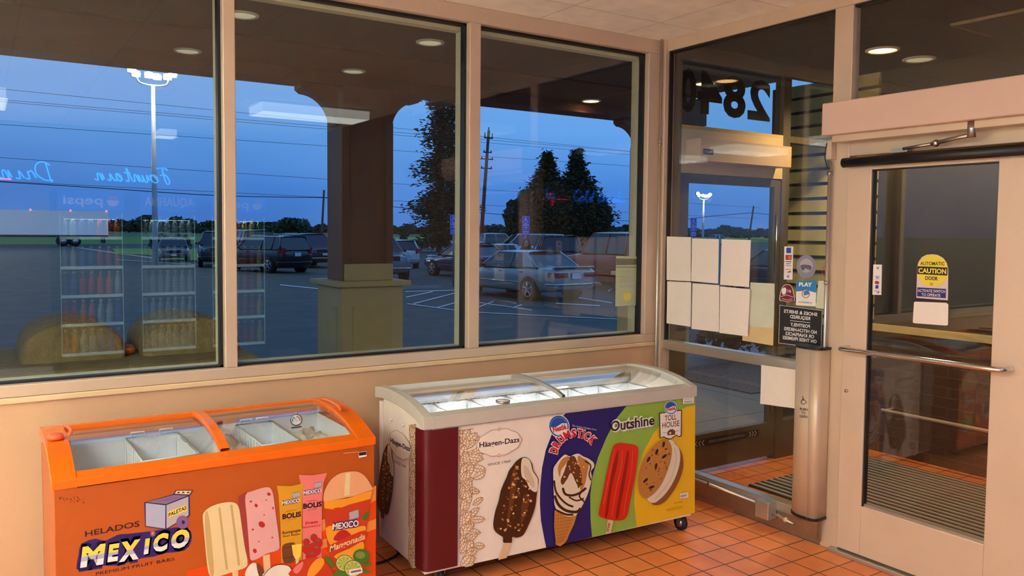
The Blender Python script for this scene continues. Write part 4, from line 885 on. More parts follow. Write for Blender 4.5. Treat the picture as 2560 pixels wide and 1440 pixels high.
# paletas
def pal(D, out, mat, hi, sh, spots=None):
    D.sm(q8(out), mat, 3)
pal(D, [(130, 925), (190, 900), (260, 886), (320, 890), (350, 925), (365, 1010), (390, 1170), (415, 1330), (400, 1375), (330, 1400), (240, 1430), (170, 1446), (130, 1430), (110, 1330), (90, 1120), (80, 1000), (90, 960)], 'pal_cream', None, None)
D.sm(q8([(95, 985), (118, 962), (140, 1100), (165, 1415), (135, 1420), (105, 1200)]), 'pal_cream_d', 3)
for a_, b_ in (((205, 935), (262, 1392)), ((295, 915), (352, 1360))): D.line([a8(*a_), a8((a_[0]+b_[0])/2, (a_[1]+b_[1])/2), a8(*b_)], 6, 'pal_cream_d'); D.ell(a8(*a_), 3, 4, 'pal_cream_d')
D.poly(q8([(300, 1400), (345, 1392), (350, 1600), (312, 1600)]), 'stickc')
D.poly(q8([(530, 1288), (582, 1272), (590, 1400), (540, 1420)]), 'stickc')
D.sm(q8([(348, 860), (365, 835), (410, 815), (430, 900), (445, 1310), (430, 1335), (400, 1250), (370, 1050)]), 'pal_pink_d', 3)
D.sm(q8([(400, 835), (460, 800), (540, 775), (585, 780), (608, 830), (625, 960), (655, 1190), (640, 1245), (560, 1270), (490, 1310), (440, 1318), (430, 1250), (410, 1000)]), 'pal_pink', 3)
rnd = random.Random(3)
for a, b, r1 in ((575, 825, 5), (480, 910, 5), (522, 1052, 9), (606, 930, 3), (470, 1250, 6), (455, 1090, 3), (440, 880, 3), (540, 980, 2), (500, 1180, 2), (555, 870, 2), (600, 1150, 2.5)): D.ell(a8(a, b), r1, r1*.8, 'strawb', rnd.random()*2, 10)
# boli tubes
def boli(pts, mat, l1, l1b, dx): D.poly(q8(pts), mat)
D.poly(q8([(798, 680), (900, 684), (1012, 665), (985, 740), (972, 900), (972, 1320), (830, 1320), (826, 800)]), 'boli_p')
D.poly(q8([(634, 762), (740, 764), (842, 742), (826, 800), (822, 960), (824, 1318), (668, 1340), (664, 1100), (648, 830)]), 'boli_y')
def mex(D, p0, p1, h_):
    for mt, bd in (('navy', .14), ('ink_white', .03)): D.text('MEXICO', a8(*p0), a8(*p1), h_, mt, bd, up=(0, -1))
mex(D, (676, 906), (804, 882), 9.5); mex(D, (836, 830), (968, 808), 9.5)
for cx, cy in ((780, 830), (942, 755)): D.poly(q8([(cx-30, cy-12), (cx+28, cy-24), (cx+30, cy+12), (cx-28, cy+24)]), 'ink_grey2'); D.line(q8([(cx-30, cy-12), (cx+28, cy-24), (cx+30, cy+12), (cx-28, cy+24)]), .8, 'navy', closed=True)
D.text('BOLIS', a8(676, 1012), a8(816, 990), 12.5, 'ink_dk', .045, up=(0, -1)); D.text('BOLIS', a8(832, 934), a8(972, 914), 12.5, 'ink_dk', .045, up=(0, -1))
D.text('PREMIUM', a8(706, 958), a8(784, 945), 2.6, 'choc2', .0, up=(0, -1)); D.text('PREMIUM', a8(866, 883), a8(940, 872), 2.6, 'choc2', .0, up=(0, -1)); D.text('DE LECHE', a8(712, 1022), a8(778, 1012), 2.6, 'choc2', .0, up=(0, -1)); D.text('DE LECHE', a8(866, 950), a8(934, 938), 2.6, 'choc2', .0, up=(0, -1))
D.text('Rompope', a8(676, 1126), a8(812, 1102), 7.5, 'choc2', .03, up=(0, -1)); D.text('Rum Raisin', a8(682, 1148), a8(806, 1128), 5, 'choc2', .02, up=(0, -1))
D.text('Fresa', a8(850, 1054), a8(942, 1038), 7.5, 'nred', .03, up=(0, -1)); D.text('Strawberry', a8(828, 1082), a8(962, 1062), 5, 'nred', .02, up=(0, -1))
D.sm(q8([(678, 1210), (720, 1190), (770, 1192), (776, 1260), (765, 1330), (690, 1340), (674, 1270)]), 'brownw', 3)
for yy in (1225, 1300): D.line(q8([(676, yy+5), (772, yy-8)]), 1.4, 'choc')
D.poly(q8([(745, 1205), (822, 1195), (812, 1290), (795, 1310), (772, 1310), (756, 1280)]), 'yel'); D.poly(q8([(778, 1308), (800, 1308), (796, 1350), (775, 1352)]), 'pal_cream')
for a, b, r1 in ((856, 1185, 9), (862, 1235, 13), (912, 1150, 9), (940, 1190, 12), (905, 1215, 9), (930, 1245, 12), (890, 1290, 14)): D.ell(a8(a, b), r1, r1*1.1, 'strawb', 0, 14); D.ell(a8(a, b-22), r1*.5, 2, 'leafg')
# domed cup
D.sm(q8([(985, 830), (1000, 780), (1040, 715), (1100, 672), (1170, 656), (1240, 656), (1295, 690), (1335, 750), (1345, 800), (1200, 840), (1050, 870), (988, 880)]), 'cupclear', 3); D.poly(q8([(1150, 670), (1185, 664), (1178, 830), (1138, 838)]), 'pal_cream')
D.poly(q8([(985, 880), (1160, 855), (1352, 790), (1330, 900), (1300, 1120), (1280, 1270), (1150, 1310), (1040, 1310), (1010, 1200), (995, 1020)]), 'mangored')
D.poly(q8([(988, 878), (1160, 855), (1350, 795), (1335, 860), (1180, 900), (1080, 940), (990, 930)]), 'mango'); D.sm(q8([(1060, 930), (1180, 920), (1310, 880), (1300, 960), (1180, 980), (1090, 1000)]), 'mangored', 3)
D.sm(q8([(1000, 1080), (1080, 1060), (1190, 1080), (1290, 1060), (1285, 1110), (1150, 1150), (1090, 1180), (1030, 1200)]), 'mango', 3); D.sm(q8([(1060, 1170), (1090, 1110), (1140, 1090), (1190, 1130), (1170, 1170)]), 'strawb', 3)
D.sm(q8([(1060, 1290), (1180, 1230), (1280, 1180), (1270, 1290), (1160, 1330)]), 'mango', 3)
mex(D, (1052, 1090), (1246, 1062), 15.5); D.poly(q8([(1172, 960), (1246, 936), (1250, 1000), (1176, 1018)]), 'ink_grey2'); D.line(q8([(1172, 960), (1246, 936), (1250, 1000), (1176, 1018)]), 1, 'navy', closed=True)
D.sm(q8([(1020, 1215), (1150, 1150), (1290, 1095), (1298, 1150), (1160, 1205), (1024, 1262)]), 'mangored', 3)
D.text('Mangonada', a8(1028, 1256), a8(1296, 1158), 15, 'pal_cream', .02, up=(-.1, -1), shear=.25)
D.sm(q8([(1272, 1000), (1310, 950), (1325, 960), (1310, 1010), (1280, 1020)]), 'leafg', 3)
# fruit in front
D.sm(q8([(400, 1440), (405, 1390), (440, 1345), (480, 1342), (500, 1400), (495, 1440)]), 'coco', 3); D.sm(q8([(480, 1342), (520, 1370), (540, 1420), (525, 1440), (500, 1440)]), 'brownw', 3)
D.sm(q8([(530, 1440), (570, 1390), (640, 1355), (720, 1362), (748, 1410), (735, 1440)]), 'coco', 3); D.line([a8(*p) for p in smooth_open([(530, 1440), (575, 1385), (640, 1352), (722, 1360), (750, 1408)], 4)], 1.6, 'choc')
D.sm(q8([(735, 1440), (760, 1370), (810, 1325), (880, 1300), (950, 1300), (1010, 1340), (1045, 1400), (1040, 1440)]), 'mangored', 3); D.sm(q8([(860, 1440), (880, 1370), (930, 1310), (980, 1305), (985, 1350), (940, 1410), (900, 1440)]), 'mango', 3); D.sm(q8([(755, 1390), (790, 1350), (830, 1330), (820, 1380), (780, 1420)]), 'boli_p', 3)
D.sm(q8([(990, 1290), (1030, 1300), (1060, 1350), (1050, 1375), (1015, 1340)]), 'leafg', 3); D.sm(q8([(1050, 1440), (1090, 1390), (1140, 1380), (1180, 1420), (1180, 1440)]), 'leafg', 3); D.sm(q8([(1280, 1350), (1330, 1335), (1342, 1350), (1300, 1370)]), 'leafg', 3); D.sm(q8([(1270, 1385), (1320, 1395), (1330, 1412), (1280, 1415)]), 'leafg', 3)
D.ell(a8(1265, 1290), 21, 19, 'leafg'); D.ell(a8(1258, 1280), 12, 9, 'ink_green')
for a, b in ((1140, 1340), (1205, 1380)):
    D.ell(a8(a, b), 22.5, 21, 'leafg'); D.ell(a8(a, b), 20.5, 19, 'pal_cream'); D.l += 1
    for k in range(9):
        t0 = 2*PI*k/9; c = a8(a, b); D.poly([c, (c[0]+18.5*math.cos(t0+.06), c[1]+17*math.sin(t0+.06)), (c[0]+18.5*math.cos(t0+.35), c[1]+17*math.sin(t0+.35)), (c[0]+18.5*math.cos(t0+.62), c[1]+17*math.sin(t0+.62))], 'limeg', l=D.l, up=False)
D.poly(q8([(1172, 1390), (1272, 1372), (1275, 1412), (1176, 1434)]), 'ink_white'); D.poly(q8([(1186, 1400), (1262, 1386), (1264, 1400), (1188, 1414)]), 'purp')
D.poly(q8([(1244, 510), (1304, 500), (1306, 540), (1246, 552)]), 'ink_white'); D.poly(q8([(1246, 512), (1302, 503), (1303, 528), (1248, 536)]), 'ink_black'); D.line(q8([(1130, 518), (1242, 506)]), 1.2, 'stickc')
D.mb.build('front_print', of)
P('or_red', (170, 50, 20), .4)
m = MB(); m.box((.055, .540, .753), (1.115, .546, .80), 'or_red', M).build('upper_liner', of)
P('knob_red', (250, 100, 50), .3)
m = MB(); m.cyl(f(.035, .30, .826), f(.035, .30, .842), .028, 'knob_red', 24, .024); m.build('hinge_cap', of)
m = MB(); m.tube(smooth_open([tuple(f(.075+.0, .44, .838)), tuple(f(.085, .40, .843)), tuple(f(.085, .30, .845)), tuple(f(.075, .26, .842))], 4), .006, 'knob_red', 8); m.build('lid_handle', of)
m = MB(); m.tube(smooth_open([tuple(f(1.173-.075, .44, .838)), tuple(f(1.173-.07, .36, .845)), tuple(f(1.173-.07, .24, .842)), tuple(f(1.173-.075, .20, .832))], 4), .006, 'fz_orange', 8); m.build('lid_handle', of)
# contents: white bags, hanging wire racks, thermometer
P('bag_white', (232, 226, 208), .5, 0, .04, 20, bump=.5, bscale=25)
def bag(label, x0, x1, y0, y1, z0, z1, seed, group=None):
    z0 = max(z0, .515); rnd = random.Random(seed); n = 10; vs = []; fs = []
    for j in range(n+1):
        for i in range(n+1):
            a, b = i/n, j/n; e_ = min(a, 1-a, b, 1-b); h_ = min(1, e_*5)
            vs.append(f(x0+(x1-x0)*a, y0+(y1-y0)*b, z0+(z1-z0)*(.75*h_+.25*h_*rnd.random()) ))
    for j in range(n):
        for i in range(n): q = j*(n+1)+i; fs.append((q, q+1, q+n+2, q+n+1))
    k = len(vs); vs += [f(x0, y0, z0-.01), f(x1, y0, z0-.01), f(x1, y1, z0-.01), f(x0, y1, z0-.01)]; fs.append((k, k+1, k+2, k+3)[::-1])
    m = MB(); m.add(vs, fs, 'bag_white', True).build('plastic_bag', None, label=label, cat='bag', group=group)
bag('crumpled white bag lying in the left half of the orange freezer', .07, .33, .10, .52, .515, .62, 1)
bag('crumpled white bag in the orange freezer just under the middle rail', .60, .73, .10, .53, .515, .74, 2)
bag('crumpled white bag in the right end of the orange freezer', .93, 1.10, .10, .53, .515, .72, 3)
for i, (a, b, lb) in enumerate(((.36, .58, 'hanging white wire rack in the left half of the orange freezer'), (.585, .60, None), (.74, .90, 'hanging white wire rack behind the dial in the orange freezer'))):
    if lb: basket(lb, f, a if i else .30, b if i else .50, .12, .52, .515, .745, None, 'wire_white', 'frost_bag', 20+i)
if False: basket('low white wire basket in the middle of the orange freezer', f, .36+.0, .58, .07, .11, .515, .60, None, seed=31)
# dial thermometer facing the viewer
tp = hy(741, 1050, -.42); t = root('dial_thermometer', 'round dial thermometer hanging inside the orange freezer', 'thermometer', tp)
nn = Vector((-.35, -.85, .25)).normalized()
m = MB(); m.cyl(tp, tp+nn*.008, .0255, 'steel', 28).box((tp.x-.02, tp.y-.004, tp.z-.034), (tp.x+.022, tp.y+.01, tp.z-.030), 'steel').sphere(tp+Vector((0, 0, .03)), .007, 'steel', 10).build('case', t)
uu = Vector((0, 0, 1)).cross(nn).normalized(); vv = nn.cross(uu)
D = Decal(lambda a_, b_: tp+nn*.0085+uu*a_+vv*b_, nn)
D.ell((0, 0), .021, .021, 'ink_white', n=28); D.line([(.015*math.cos(t_), .015*math.sin(t_)) for t_ in [R(-20)+R(110)*i/10 for i in range(11)]], .004, 'nred'); D.line([(.015*math.cos(t_), .015*math.sin(t_)) for t_ in [R(120)+R(90)*i/10 for i in range(11)]], .004, 'nblue')
D.line([(.004, -.006), (-.009, .009)], .0014, 'ink_black'); D.mb.build('dial_face', t)
# power cord on the floor between the freezers
m = MB(); m.tube(smooth_open([(-2.15, -.06, .02), (-2.12, -.10, .008), (-2.06, -.16, .008), (-2.10, -.22, .008), (-2.04, -.26, .008), (-1.96, -.24, .008), (-1.9, -.2, .008)], 5), .006, 'black', 8)
m.build('extension_cord', None, label='black cord lying on the tiles between the two freezers', cat='cord')
# ================================================================== OUTSIDE
G = -.35
P('soffit', (84, 64, 40), .7, 0, .06, 3); P('soffit_brown', (104, 68, 34), .7, 0, .12, 2); P('fascia', (84, 54, 28), .7, 0, .1, 3)
P('post_wood', (100, 60, 32), .6, 0, .15, 6, stretch=(1, 1, .2)); P('pedestal', (176, 158, 108), .65, 0, .05, 4); P('pedestal_panel', (176, 156, 100), .7)
def asphalt():
    m = P('asphalt', (72, 76, 70), .8, 0, .25, 1.2, bump=.4, bscale=40); return m
asphalt()
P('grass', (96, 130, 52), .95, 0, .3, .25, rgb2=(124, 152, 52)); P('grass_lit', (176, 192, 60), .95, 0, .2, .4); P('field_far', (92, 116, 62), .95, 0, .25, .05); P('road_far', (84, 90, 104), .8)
P('line_paint', (226, 228, 230), .7, 0, .2, 3); P('concrete', (150, 148, 142), .8, 0, .1, 3); P('gravel', (120, 110, 100), .9, 0, .7, 60, bump=1, bscale=60)
m = MB(); m.box((-7, .14, -.1), (16, 4.6, -.012), 'pavement').build('pavement', kind='structure')
m = MB(); m.box((2.9, 1.7, -.012), (9, 3.2, .0), 'gravel').build('gravel_bed', kind='structure')
m = MB(); m.box((-7, 4.6, G), (16, 4.75, -.015), 'concrete').build('kerb_strip', kind='structure')
def flat(name, pts, z, mat, **k): return MB().quad([(a, b, z) for a, b in pts], mat).build(name, kind='structure', **k)
flat('parking_lot', [(-60, 4.5), (160, 4.5), (160, 140), (-60, 95)], G, 'asphalt')
flat('field', [(-900, 20), (-900, 1500), (1600, 1500), (1600, 20)], G-.05, 'field_far')
def gpx(l): return [tuple(hz(u, v, G)[:2]) for u, v in l]
flat('grass_verge', gpx([(-40, 592), (1990, 592), (1990, 606), (1197, 606), (985, 612), (860, 612), (560, 611), (-40, 612)]), G+.03, 'grass')
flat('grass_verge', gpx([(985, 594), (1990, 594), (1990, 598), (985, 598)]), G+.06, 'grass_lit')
flat('grass_island', gpx([(280, 622), (500, 622), (590, 640), (560, 655), (440, 652), (380, 640), (290, 634)]), G+.04, 'grass')
m = MB()
for q in ([(190, 620), (196, 618), (470, 655), (462, 658)], [(290, 650), (292, 648), (520, 662), (516, 664)]): m.quad([tuple(hz(u, v, G+.02)) for u, v in q], 'concrete')
for a, b, w_ in (((1015, 743), (1082, 729), 2.2), ((1034, 759), (1152, 729), 2.4), ((1092, 769), (1152, 753), 2.4), ((1012, 729), (1150, 725), 1.6), ((1018, 759), (1150, 777), 1.8), ((1198, 767), (1234, 753), 2.4), ((1282, 769), (1305, 761), 2.4), ((1160, 779), (1590, 800), 1.6), ((1480, 702), (1534, 704), 2.6), ((1520, 728), (1542, 714), 4), ((1420, 740), (1530, 757), 2), ((1390, 758), (1500, 764), 2), ((700, 712), (800, 722), 2), ((860, 706), (1000, 735), 1.6), ((1198, 756), (1330, 775), 1.6)):
    u = Vector((0, w_)); m.quad([tuple(hz(a[0], a[1]-w_/2, G+.012)), tuple(hz(b[0], b[1]-w_/2, G+.012)), tuple(hz(b[0], b[1]+w_/2, G+.012)), tuple(hz(a[0], a[1]+w_/2, G+.012))], 'line_paint')
m.build('parking_lines', kind='structure')
def wheelstop(u, v, label, ln=1.6):
    p = hz(u, v, G); m = MB(); m.prism([(p.x-ln/2, p.y-.07, G), (p.x-ln/2, p.y+.07, G), (p.x-ln/2, p.y+.045, G+.1), (p.x-ln/2, p.y-.045, G+.1)], (ln, 0, 0), 'concrete').build('wheel_stop', None, label=label, cat='wheel stop', group='wheel stops')
wheelstop(1052, 722, 'concrete wheel stop on the asphalt just right of the canopy column'); 
# canopy over the walkway
m = MB(); m.box((-8, .12, 3.0), (2.57, 2.22, 3.2), 'soffit').build('canopy_soffit', kind='structure')
m = MB(); m.box((-8, 2.22, 3.0), (2.57, 3.2, 3.2), 'soffit_brown').box((-8, 2.20, 2.985), (2.57, 2.235, 3.0), 'fascia').build('canopy_outer_soffit', kind='structure')
m = MB(); m.box((-8, 3.2, 2.895), (3.75, 3.5, 3.2), 'fascia').build('canopy_beam', kind='structure')
m = MB(); m.box((-8, .10, 2.78), (0, .14, 3.05), 'soffit').build('trim_8', kind='structure')
def canopy_col(xc, label):
    t = root('canopy_column', label, 'column', (xc, 3.35, -.01), 0, 'canopy columns')
    m = MB(); s = .27
    m.box((xc-s+.05, 3.2, 1.15), (xc+s-.02, 3.5, 2.9), 'post_wood').box((xc-s+.02, 3.165, 1.15), (xc-s+.09, 3.535, 2.6), 'post_wood').box((xc+s-.09, 3.165, 1.15), (xc+s-.02, 3.535, 2.6), 'post_wood').build('post', t, bevel=.004)
    for sg in (-1, 1):
        m = MB(); x0 = xc+sg*(s-.02); ar = [(x0, 2.55)]
        ar.append((x0+sg*.03, 2.55))
        for q in range(13):
            a = PI/2*q/12; ar.append((x0+sg*(.03+.27*(1-math.cos(a))), 2.55+.27*math.sin(a)))
        ar += [(x0+sg*.34, 2.85), (x0+sg*.34, 2.90), (x0, 2.90)]
        m.prism([(a, 3.26, b) for a, b in ar], (0, .18, 0), 'post_wood'); m.build('bracket', t)
    m = MB(); m.box((xc-.30, 3.06, -.01), (xc+.30, 3.66, 1.10), 'pedestal'); m.build('pedestal', t, bevel=.006)
    m = MB(); m.box((xc-.19, 3.052, .10), (xc+.19, 3.06, .92), 'pedestal_panel').build('front_panel', t)
    m = MB(); m.box((xc-.308, 3.16, .10), (xc-.30, 3.56, .92), 'pedestal_panel').build('side_panel', t)
    m = MB(); m.box((xc-.36, 3.0, 1.10), (xc+.36, 3.72, 1.148), 'pedestal').build('cap', t, bevel=.008)
    m = MB(); m.box((xc-.235, 3.13, 1.148), (xc+.235, 3.58, 1.30), 'pedestal').build('collar', t, bevel=.008)
    return t
canopy_col(-.62, 'canopy column on a tan pedestal standing in front of the middle window')
canopy_col(3.09, 'canopy column partly hidden by the corner post and the outer door')
for x, y, on, lb in ((-2.14, 1.67, 0, 'faintly glowing downlight in the canopy soffit, at the mullion of the left pane'), (-.78, 1.65, 0, 'faintly glowing downlight in the canopy soffit, top right of the middle pane'), (-2.20, 3.02, 0, 'faintly glowing downlight over the parking light mast in the left pane'), (-.82, 3.02, 0, 'faintly glowing downlight above the canopy column in the middle pane'), (1.86, 3.05, 1, 'glowing downlight in the canopy soffit seen in the right pane'), (2.077, 1.637, 1, 'glowing downlight seen through the mirrored street number')):
    downlight(x, y, 3.0, lb, bool(on), power=60 if on else 0)
# planter wall with two rounded humps
P('stucco', (138, 118, 76), .9, 0, .15, 12, bump=.7, bscale=50)
t = root('garden_wall', 'low stucco wall with two rounded humps outside the left pane', 'wall', (-3.2, 1.6, 0))
m = MB(); m.box((-6.2, 1.15, -.01), (-2.16, 2.35, .83), 'stucco').build('base_wall', t, bevel=.05, seg=4)
for cx, w_, h_, lb in ((-3.155, .275, .235, 'a'), (-2.50, .295, .23, 'b')):
    m = MB(); n = 18; y0, y1 = 1.5, 2.2; rr = .05; prof = []
    for (yy, k) in ((y0, .86), (y0+.012, .95), (y0+.05, 1.0), (y1-.05, 1.0), (y1-.01, .95), (y1, .86)):
        prof.append([(cx-w_*k*math.cos(PI*i/n), yy, .825+h_*k*math.sin(PI*i/n)**.72) for i in range(n+1)])
    vs = [v for r_ in prof for v in r_]; N1 = n+1; fs = [tuple(range(N1)), tuple(range(5*N1, 6*N1))[::-1]]
    for j in range(5):
        for i in range(n): fs.append((j*N1+i, (j+1)*N1+i, (j+1)*N1+i+1, j*N1+i+1))
    m.add(vs, fs, 'stucco', True); m.build('rounded_hump', t)
P('gourd', (200, 90, 34), .4)
for (u, v, rr, lb) in ((322, 880, .032, 'small round orange clay ball nearest the left hump'), (311, 869, .026, 'small reddish ball behind the orange one between the humps')):
    p = hy(u, v, 1.62); m = MB(); m.sphere((p.x, p.y, .83+rr*.95), rr*1.2, 'gourd', 14, (1, 1, .85)).build('clay_ball', None, label=lb, cat='ornament')
# ------------------------------------------------------------------ cars
P('tire', (24, 24, 26), .8); P('rim', (170, 174, 180), .3, .8); P('rim_dark', (60, 60, 66), .35, .7); P('car_glass', (34, 44, 58), .06, 0, .05, 3, spec=.9); P('car_under', (14, 14, 16), .9); P('plate', (206, 212, 226), .5); P('plate_frame', (120, 124, 130), .3, .7)
P('lamp_red', (170, 26, 24), .15); P('lamp_amber', (210, 110, 30), .15); P('headlamp', (196, 206, 216), .1, .3); P('grille', (30, 30, 34), .3, .3)
for n_, c_x in dict(silver=(158, 160, 158), red=(176, 34, 32), grey=(118, 124, 128), black=(20, 22, 30), navyc=(24, 30, 48), white=(206, 212, 220), maroon=(92, 34, 38), blue=(42, 52, 92), char=(50, 54, 64)).items():
    P('paint_'+n_, c_x, .25, .25 if n_ in ('silver', 'grey') else .05, .02, 3, coat=.6)
TYPES = dict(
 sedan=dict(L=4.78, W=1.78, H=1.42, belt=.93, hood=.80, rear=.98, A=(.28, .43), Cc=(.70, .85), wr=.33, wb=(.19, .78), bed=None),
 suv=dict(L=4.6, W=1.86, H=1.70, belt=1.08, hood=1.02, rear=1.08, A=(.24, .38), Cc=(.93, .99), wr=.36, wb=(.19, .80), bed=None),
 hatch=dict(L=3.7, W=1.65, H=1.50, belt=.98, hood=.92, rear=.98, A=(.22, .38), Cc=(.88, .98), wr=.31, wb=(.17, .82), bed=None),
 pickup=dict(L=5.6, W=1.95, H=1.88, belt=1.18, hood=1.12, rear=1.18, A=(.25, .35), Cc=(.63, .66), wr=.38, wb=(.17, .77), bed=1))
def car(kind, paint, u, v, heading, label, scale=1.0, xy=None, extras=(), group=None, rim='rim', name=None):
    K = TYPES[kind]; Ln, Wd, Hh = K['L']*scale, K['W']*scale, K['H']*scale
    p = hz(u, v, G) if xy is None else Vector((xy[0], xy[1], G))
    nm = name or {'sedan': 'sedan_car', 'suv': 'suv_car', 'hatch': 'hatchback_car', 'pickup': 'pickup_truck'}[kind]
    # heading: direction of the nose, degrees from +y towards +x ; local +x = to the nose
    t = root(nm, label, 'truck' if kind == 'pickup' else 'car', (p.x, p.y, G), R(90-heading), group); M = WM[t.name]
    f = lambda a, b, c: M @ Vector(((.5-a)*Ln, b, c*scale))
    hw = Wd/2; bt, hd, rd = K['belt'], K['hood'], K['rear']
    (a0, a1), (c0, c1) = K['A'], K['Cc']
    # body loft; stations along the length (0 = nose)
    st = [(0, .46, .72, .78), (.02, .36, .80, .90), (.07, .28, hd*.93, .97), (.14, .24, hd*.98, 1), (a0-.02, .22, hd+.03, 1), (a0+.04, .22, bt, 1), (.5, .22, bt+.01, 1), (c0, .22, bt+.02, 1), (min(c1, .95), .24, rd, 1), (.965, .28, rd-.02, .97), (.99, .34, rd-.06, .93), (1, .42, rd-.16, .86)]
    if kind != 'sedan': st[0] = (0, .42, hd*.86, .86); st[1] = (.02, .34, hd*.92, .93)
    ring = []
    for (s, zl, zt, k) in st:
        w = hw*k; zm = (zl+zt)*.52
        r_ = [(0, zl), (w*.82, zl), (w*.97, zl+.06), (w, zm), (w*.985, zt-.10), (w*.93, zt-.02), (w*.5, zt+.015), (0, zt+.02)]
        ring.append([f(s, y, z_) for y, z_ in r_]+[f(s, -y, z_) for y, z_ in r_[-2:0:-1]])
    n = len(ring[0]); m = MB(); vs = [q for r_ in ring for q in r_]; fs = [tuple(range(n)), tuple(range((len(ring)-1)*n, len(ring)*n))[::-1]]
    for j in range(len(ring)-1):
        for i in range(n): fs.append((j*n+i, (j+1)*n+i, (j+1)*n+(i+1) % n, j*n+(i+1) % n))
    m.add(vs, fs, paint, True); m.build('body', t, subd=1)
    # greenhouse
    wb_, wr_ = hw*.93, hw*.72; zb_ = bt-.02; zr_ = Hh/scale-.04
    g = MB(); Bp = [(a0, wb_, zb_-.06), (c1, wb_, zb_-.02)]; 
    b4 = [f(a0, wb_, zb_), f(c1, wb_, max(zb_, rd-.04)), f(c1, -wb_, max(zb_, rd-.04)), f(a0, -wb_, zb_)]
    r4 = [f(a1, wr_, zr_), f(c0, wr_, zr_-.01), f(c0, -wr_, zr_-.01), f(a1, -wr_, zr_)]
    g.add(b4+r4, [(0, 1, 5, 4), (1, 2, 6, 5), (2, 3, 7, 6), (3, 0, 4, 7), (4, 5, 6, 7)], 'car_glass'); g.build('windows', t)
    # roof and pillars
    m = MB(); nr = 6; vs = []
    for i in range(nr+1):
        s = a1-.01+(c0+.015-a1+.01)*i/nr; h_ = zr_+.03*math.sin(PI*(i+.6)/(nr+1.2))
        vs += [f(s, -wr_-.02, zr_-.03), f(s, -wr_*.8, h_+.008), f(s, 0, h_+.02), f(s, wr_*.8, h_+.008), f(s, wr_+.02, zr_-.03)]
    m.add(vs, [(i*5+j, i*5+j+1, (i+1)*5+j+1, (i+1)*5+j) for i in range(nr) for j in range(4)], paint, True)
    for sg in (-1, 1):
        m.tube([f(a0, sg*wb_, zb_), f(a1, sg*wr_, zr_)], .03, paint, 6)
        cw = .045
        m.tube([f(c1-.01, sg*wb_*.98, max(zb_, rd-.04)), f(c0, sg*wr_, zr_-.02)], cw, paint, 6)
        if kind == 'sedan': m.prism([f(c1-.135, sg*(wb_+.004), zb_), f(c1-.005, sg*(wb_+.002), rd-.05), f(c0+.005, sg*(wr_+.006), zr_-.02), f(c0-.035, sg*(wr_+.008), zr_-.02)], M.to_3x3() @ Vector((0, sg*.012, 0)), paint)
        bm_ = (a1+c0)/2+.02
        for bb in ((bm_, bm_) if kind in ('sedan', 'hatch') else (bm_-.02, bm_+.16) if kind == 'suv' else (c0-.14, c0-.14)): m.tube([f(bb, sg*(wb_+.005), zb_), f(bb-.004, sg*(wr_+.004), zr_-.01)], .028, paint, 6)
        m.tube([f(a0+.01, sg*wb_, zb_+.01), f(c1, sg*wb_, max(zb_, rd-.04)+.01)], .018, 'black', 5)
        if kind == 'suv': m.tube([f(a1+.04, sg*wr_*.9, zr_+.05), f(c0-.06, sg*wr_*.9, zr_+.05)], .02, 'black', 6)
    m.build('roof', t)
    # wheels
    for s in K['wb']:
        for sg in (-1, 1):
            c = f(s, sg*(hw-.10), 0)+Vector((0, 0, K['wr']*scale)); ax = (M.to_3x3() @ Vector((0, sg, 0)))
            m = MB(); r_ = K['wr']*scale
            m.cyl(c-ax*.10, c+ax*.105, r_*1.13, 'car_under', 24); m.build('wheel_arch', t)
            m = MB(); m.cyl(c-ax*.08, c+ax*.115, r_, 'tire', 24); W_ = m.build('wheel', t, bevel=.01)
            m = MB(); m.cyl(c+ax*.11, c+ax*.118, r_*.66, 'rim_dark', 20); tx = M.to_3x3() @ Vector((1, 0, 0))
            for q in range(5):
                a = 2*PI*q/5+.3; dv = tx*math.cos(a)+Vector((0, 0, math.sin(a))); m.tube([c+ax*.122, c+ax*.122+dv*r_*.62], .028, rim, 5)
            m.tube([c+ax*.121+(tx*math.cos(2*PI*q/20)+Vector((0, 0, math.sin(2*PI*q/20))))*r_*.64 for q in range(21)], .014, rim, 5); m.sphere(c+ax*.122, .05, rim, 8)
            o = m.build('rim', W_); 
    # lights, plates, mirrors, handles
    for sg in (-1, 1):
        m = MB(); zc = rd-.22 if kind == 'sedan' else bt-.06
        hh = .07 if kind == 'sedan' else .13
        m.prism([f(.955, sg*hw*1.0, zc-hh), f(.955, sg*hw*1.0, zc+hh), f(1.002, sg*hw*.84, zc+hh), f(1.002, sg*hw*.84, zc-hh)], M.to_3x3() @ Vector((-.004, 0, 0)), 'lamp_red')
        m.prism([f(1.003, sg*hw*.84, zc-hh), f(1.003, sg*hw*.84, zc+hh), f(1.004, sg*hw*(.36 if kind == 'sedan' else .7), zc+hh), f(1.004, sg*hw*(.36 if kind == 'sedan' else .7), zc-hh)], M.to_3x3() @ Vector((-.004, 0, 0)), 'lamp_red')
        m.build('tail_lamp', t)
        m = MB(); zc = hd-.16
        m.prism([f(.045, sg*hw*.97, zc-.07), f(.045, sg*hw*.97, zc+.07), f(-.002, sg*hw*.72, zc+.07), f(-.002, sg*hw*.72, zc-.07)], M.to_3x3() @ Vector((.006, 0, 0)), 'headlamp')
        m.build('headlamp', t)
        m = MB(); m.sphere(f(a0+.045, sg*(hw+.10), zb_+.06), .10, 'black' if paint != 'paint_white' else paint, 10, (.6, 1, .7)); m.tube([f(a0+.045, sg*wb_, zb_+.03), f(a0+.045, sg*(hw+.06), zb_+.05)], .02, 'black', 5); m.build('side_mirror', t)
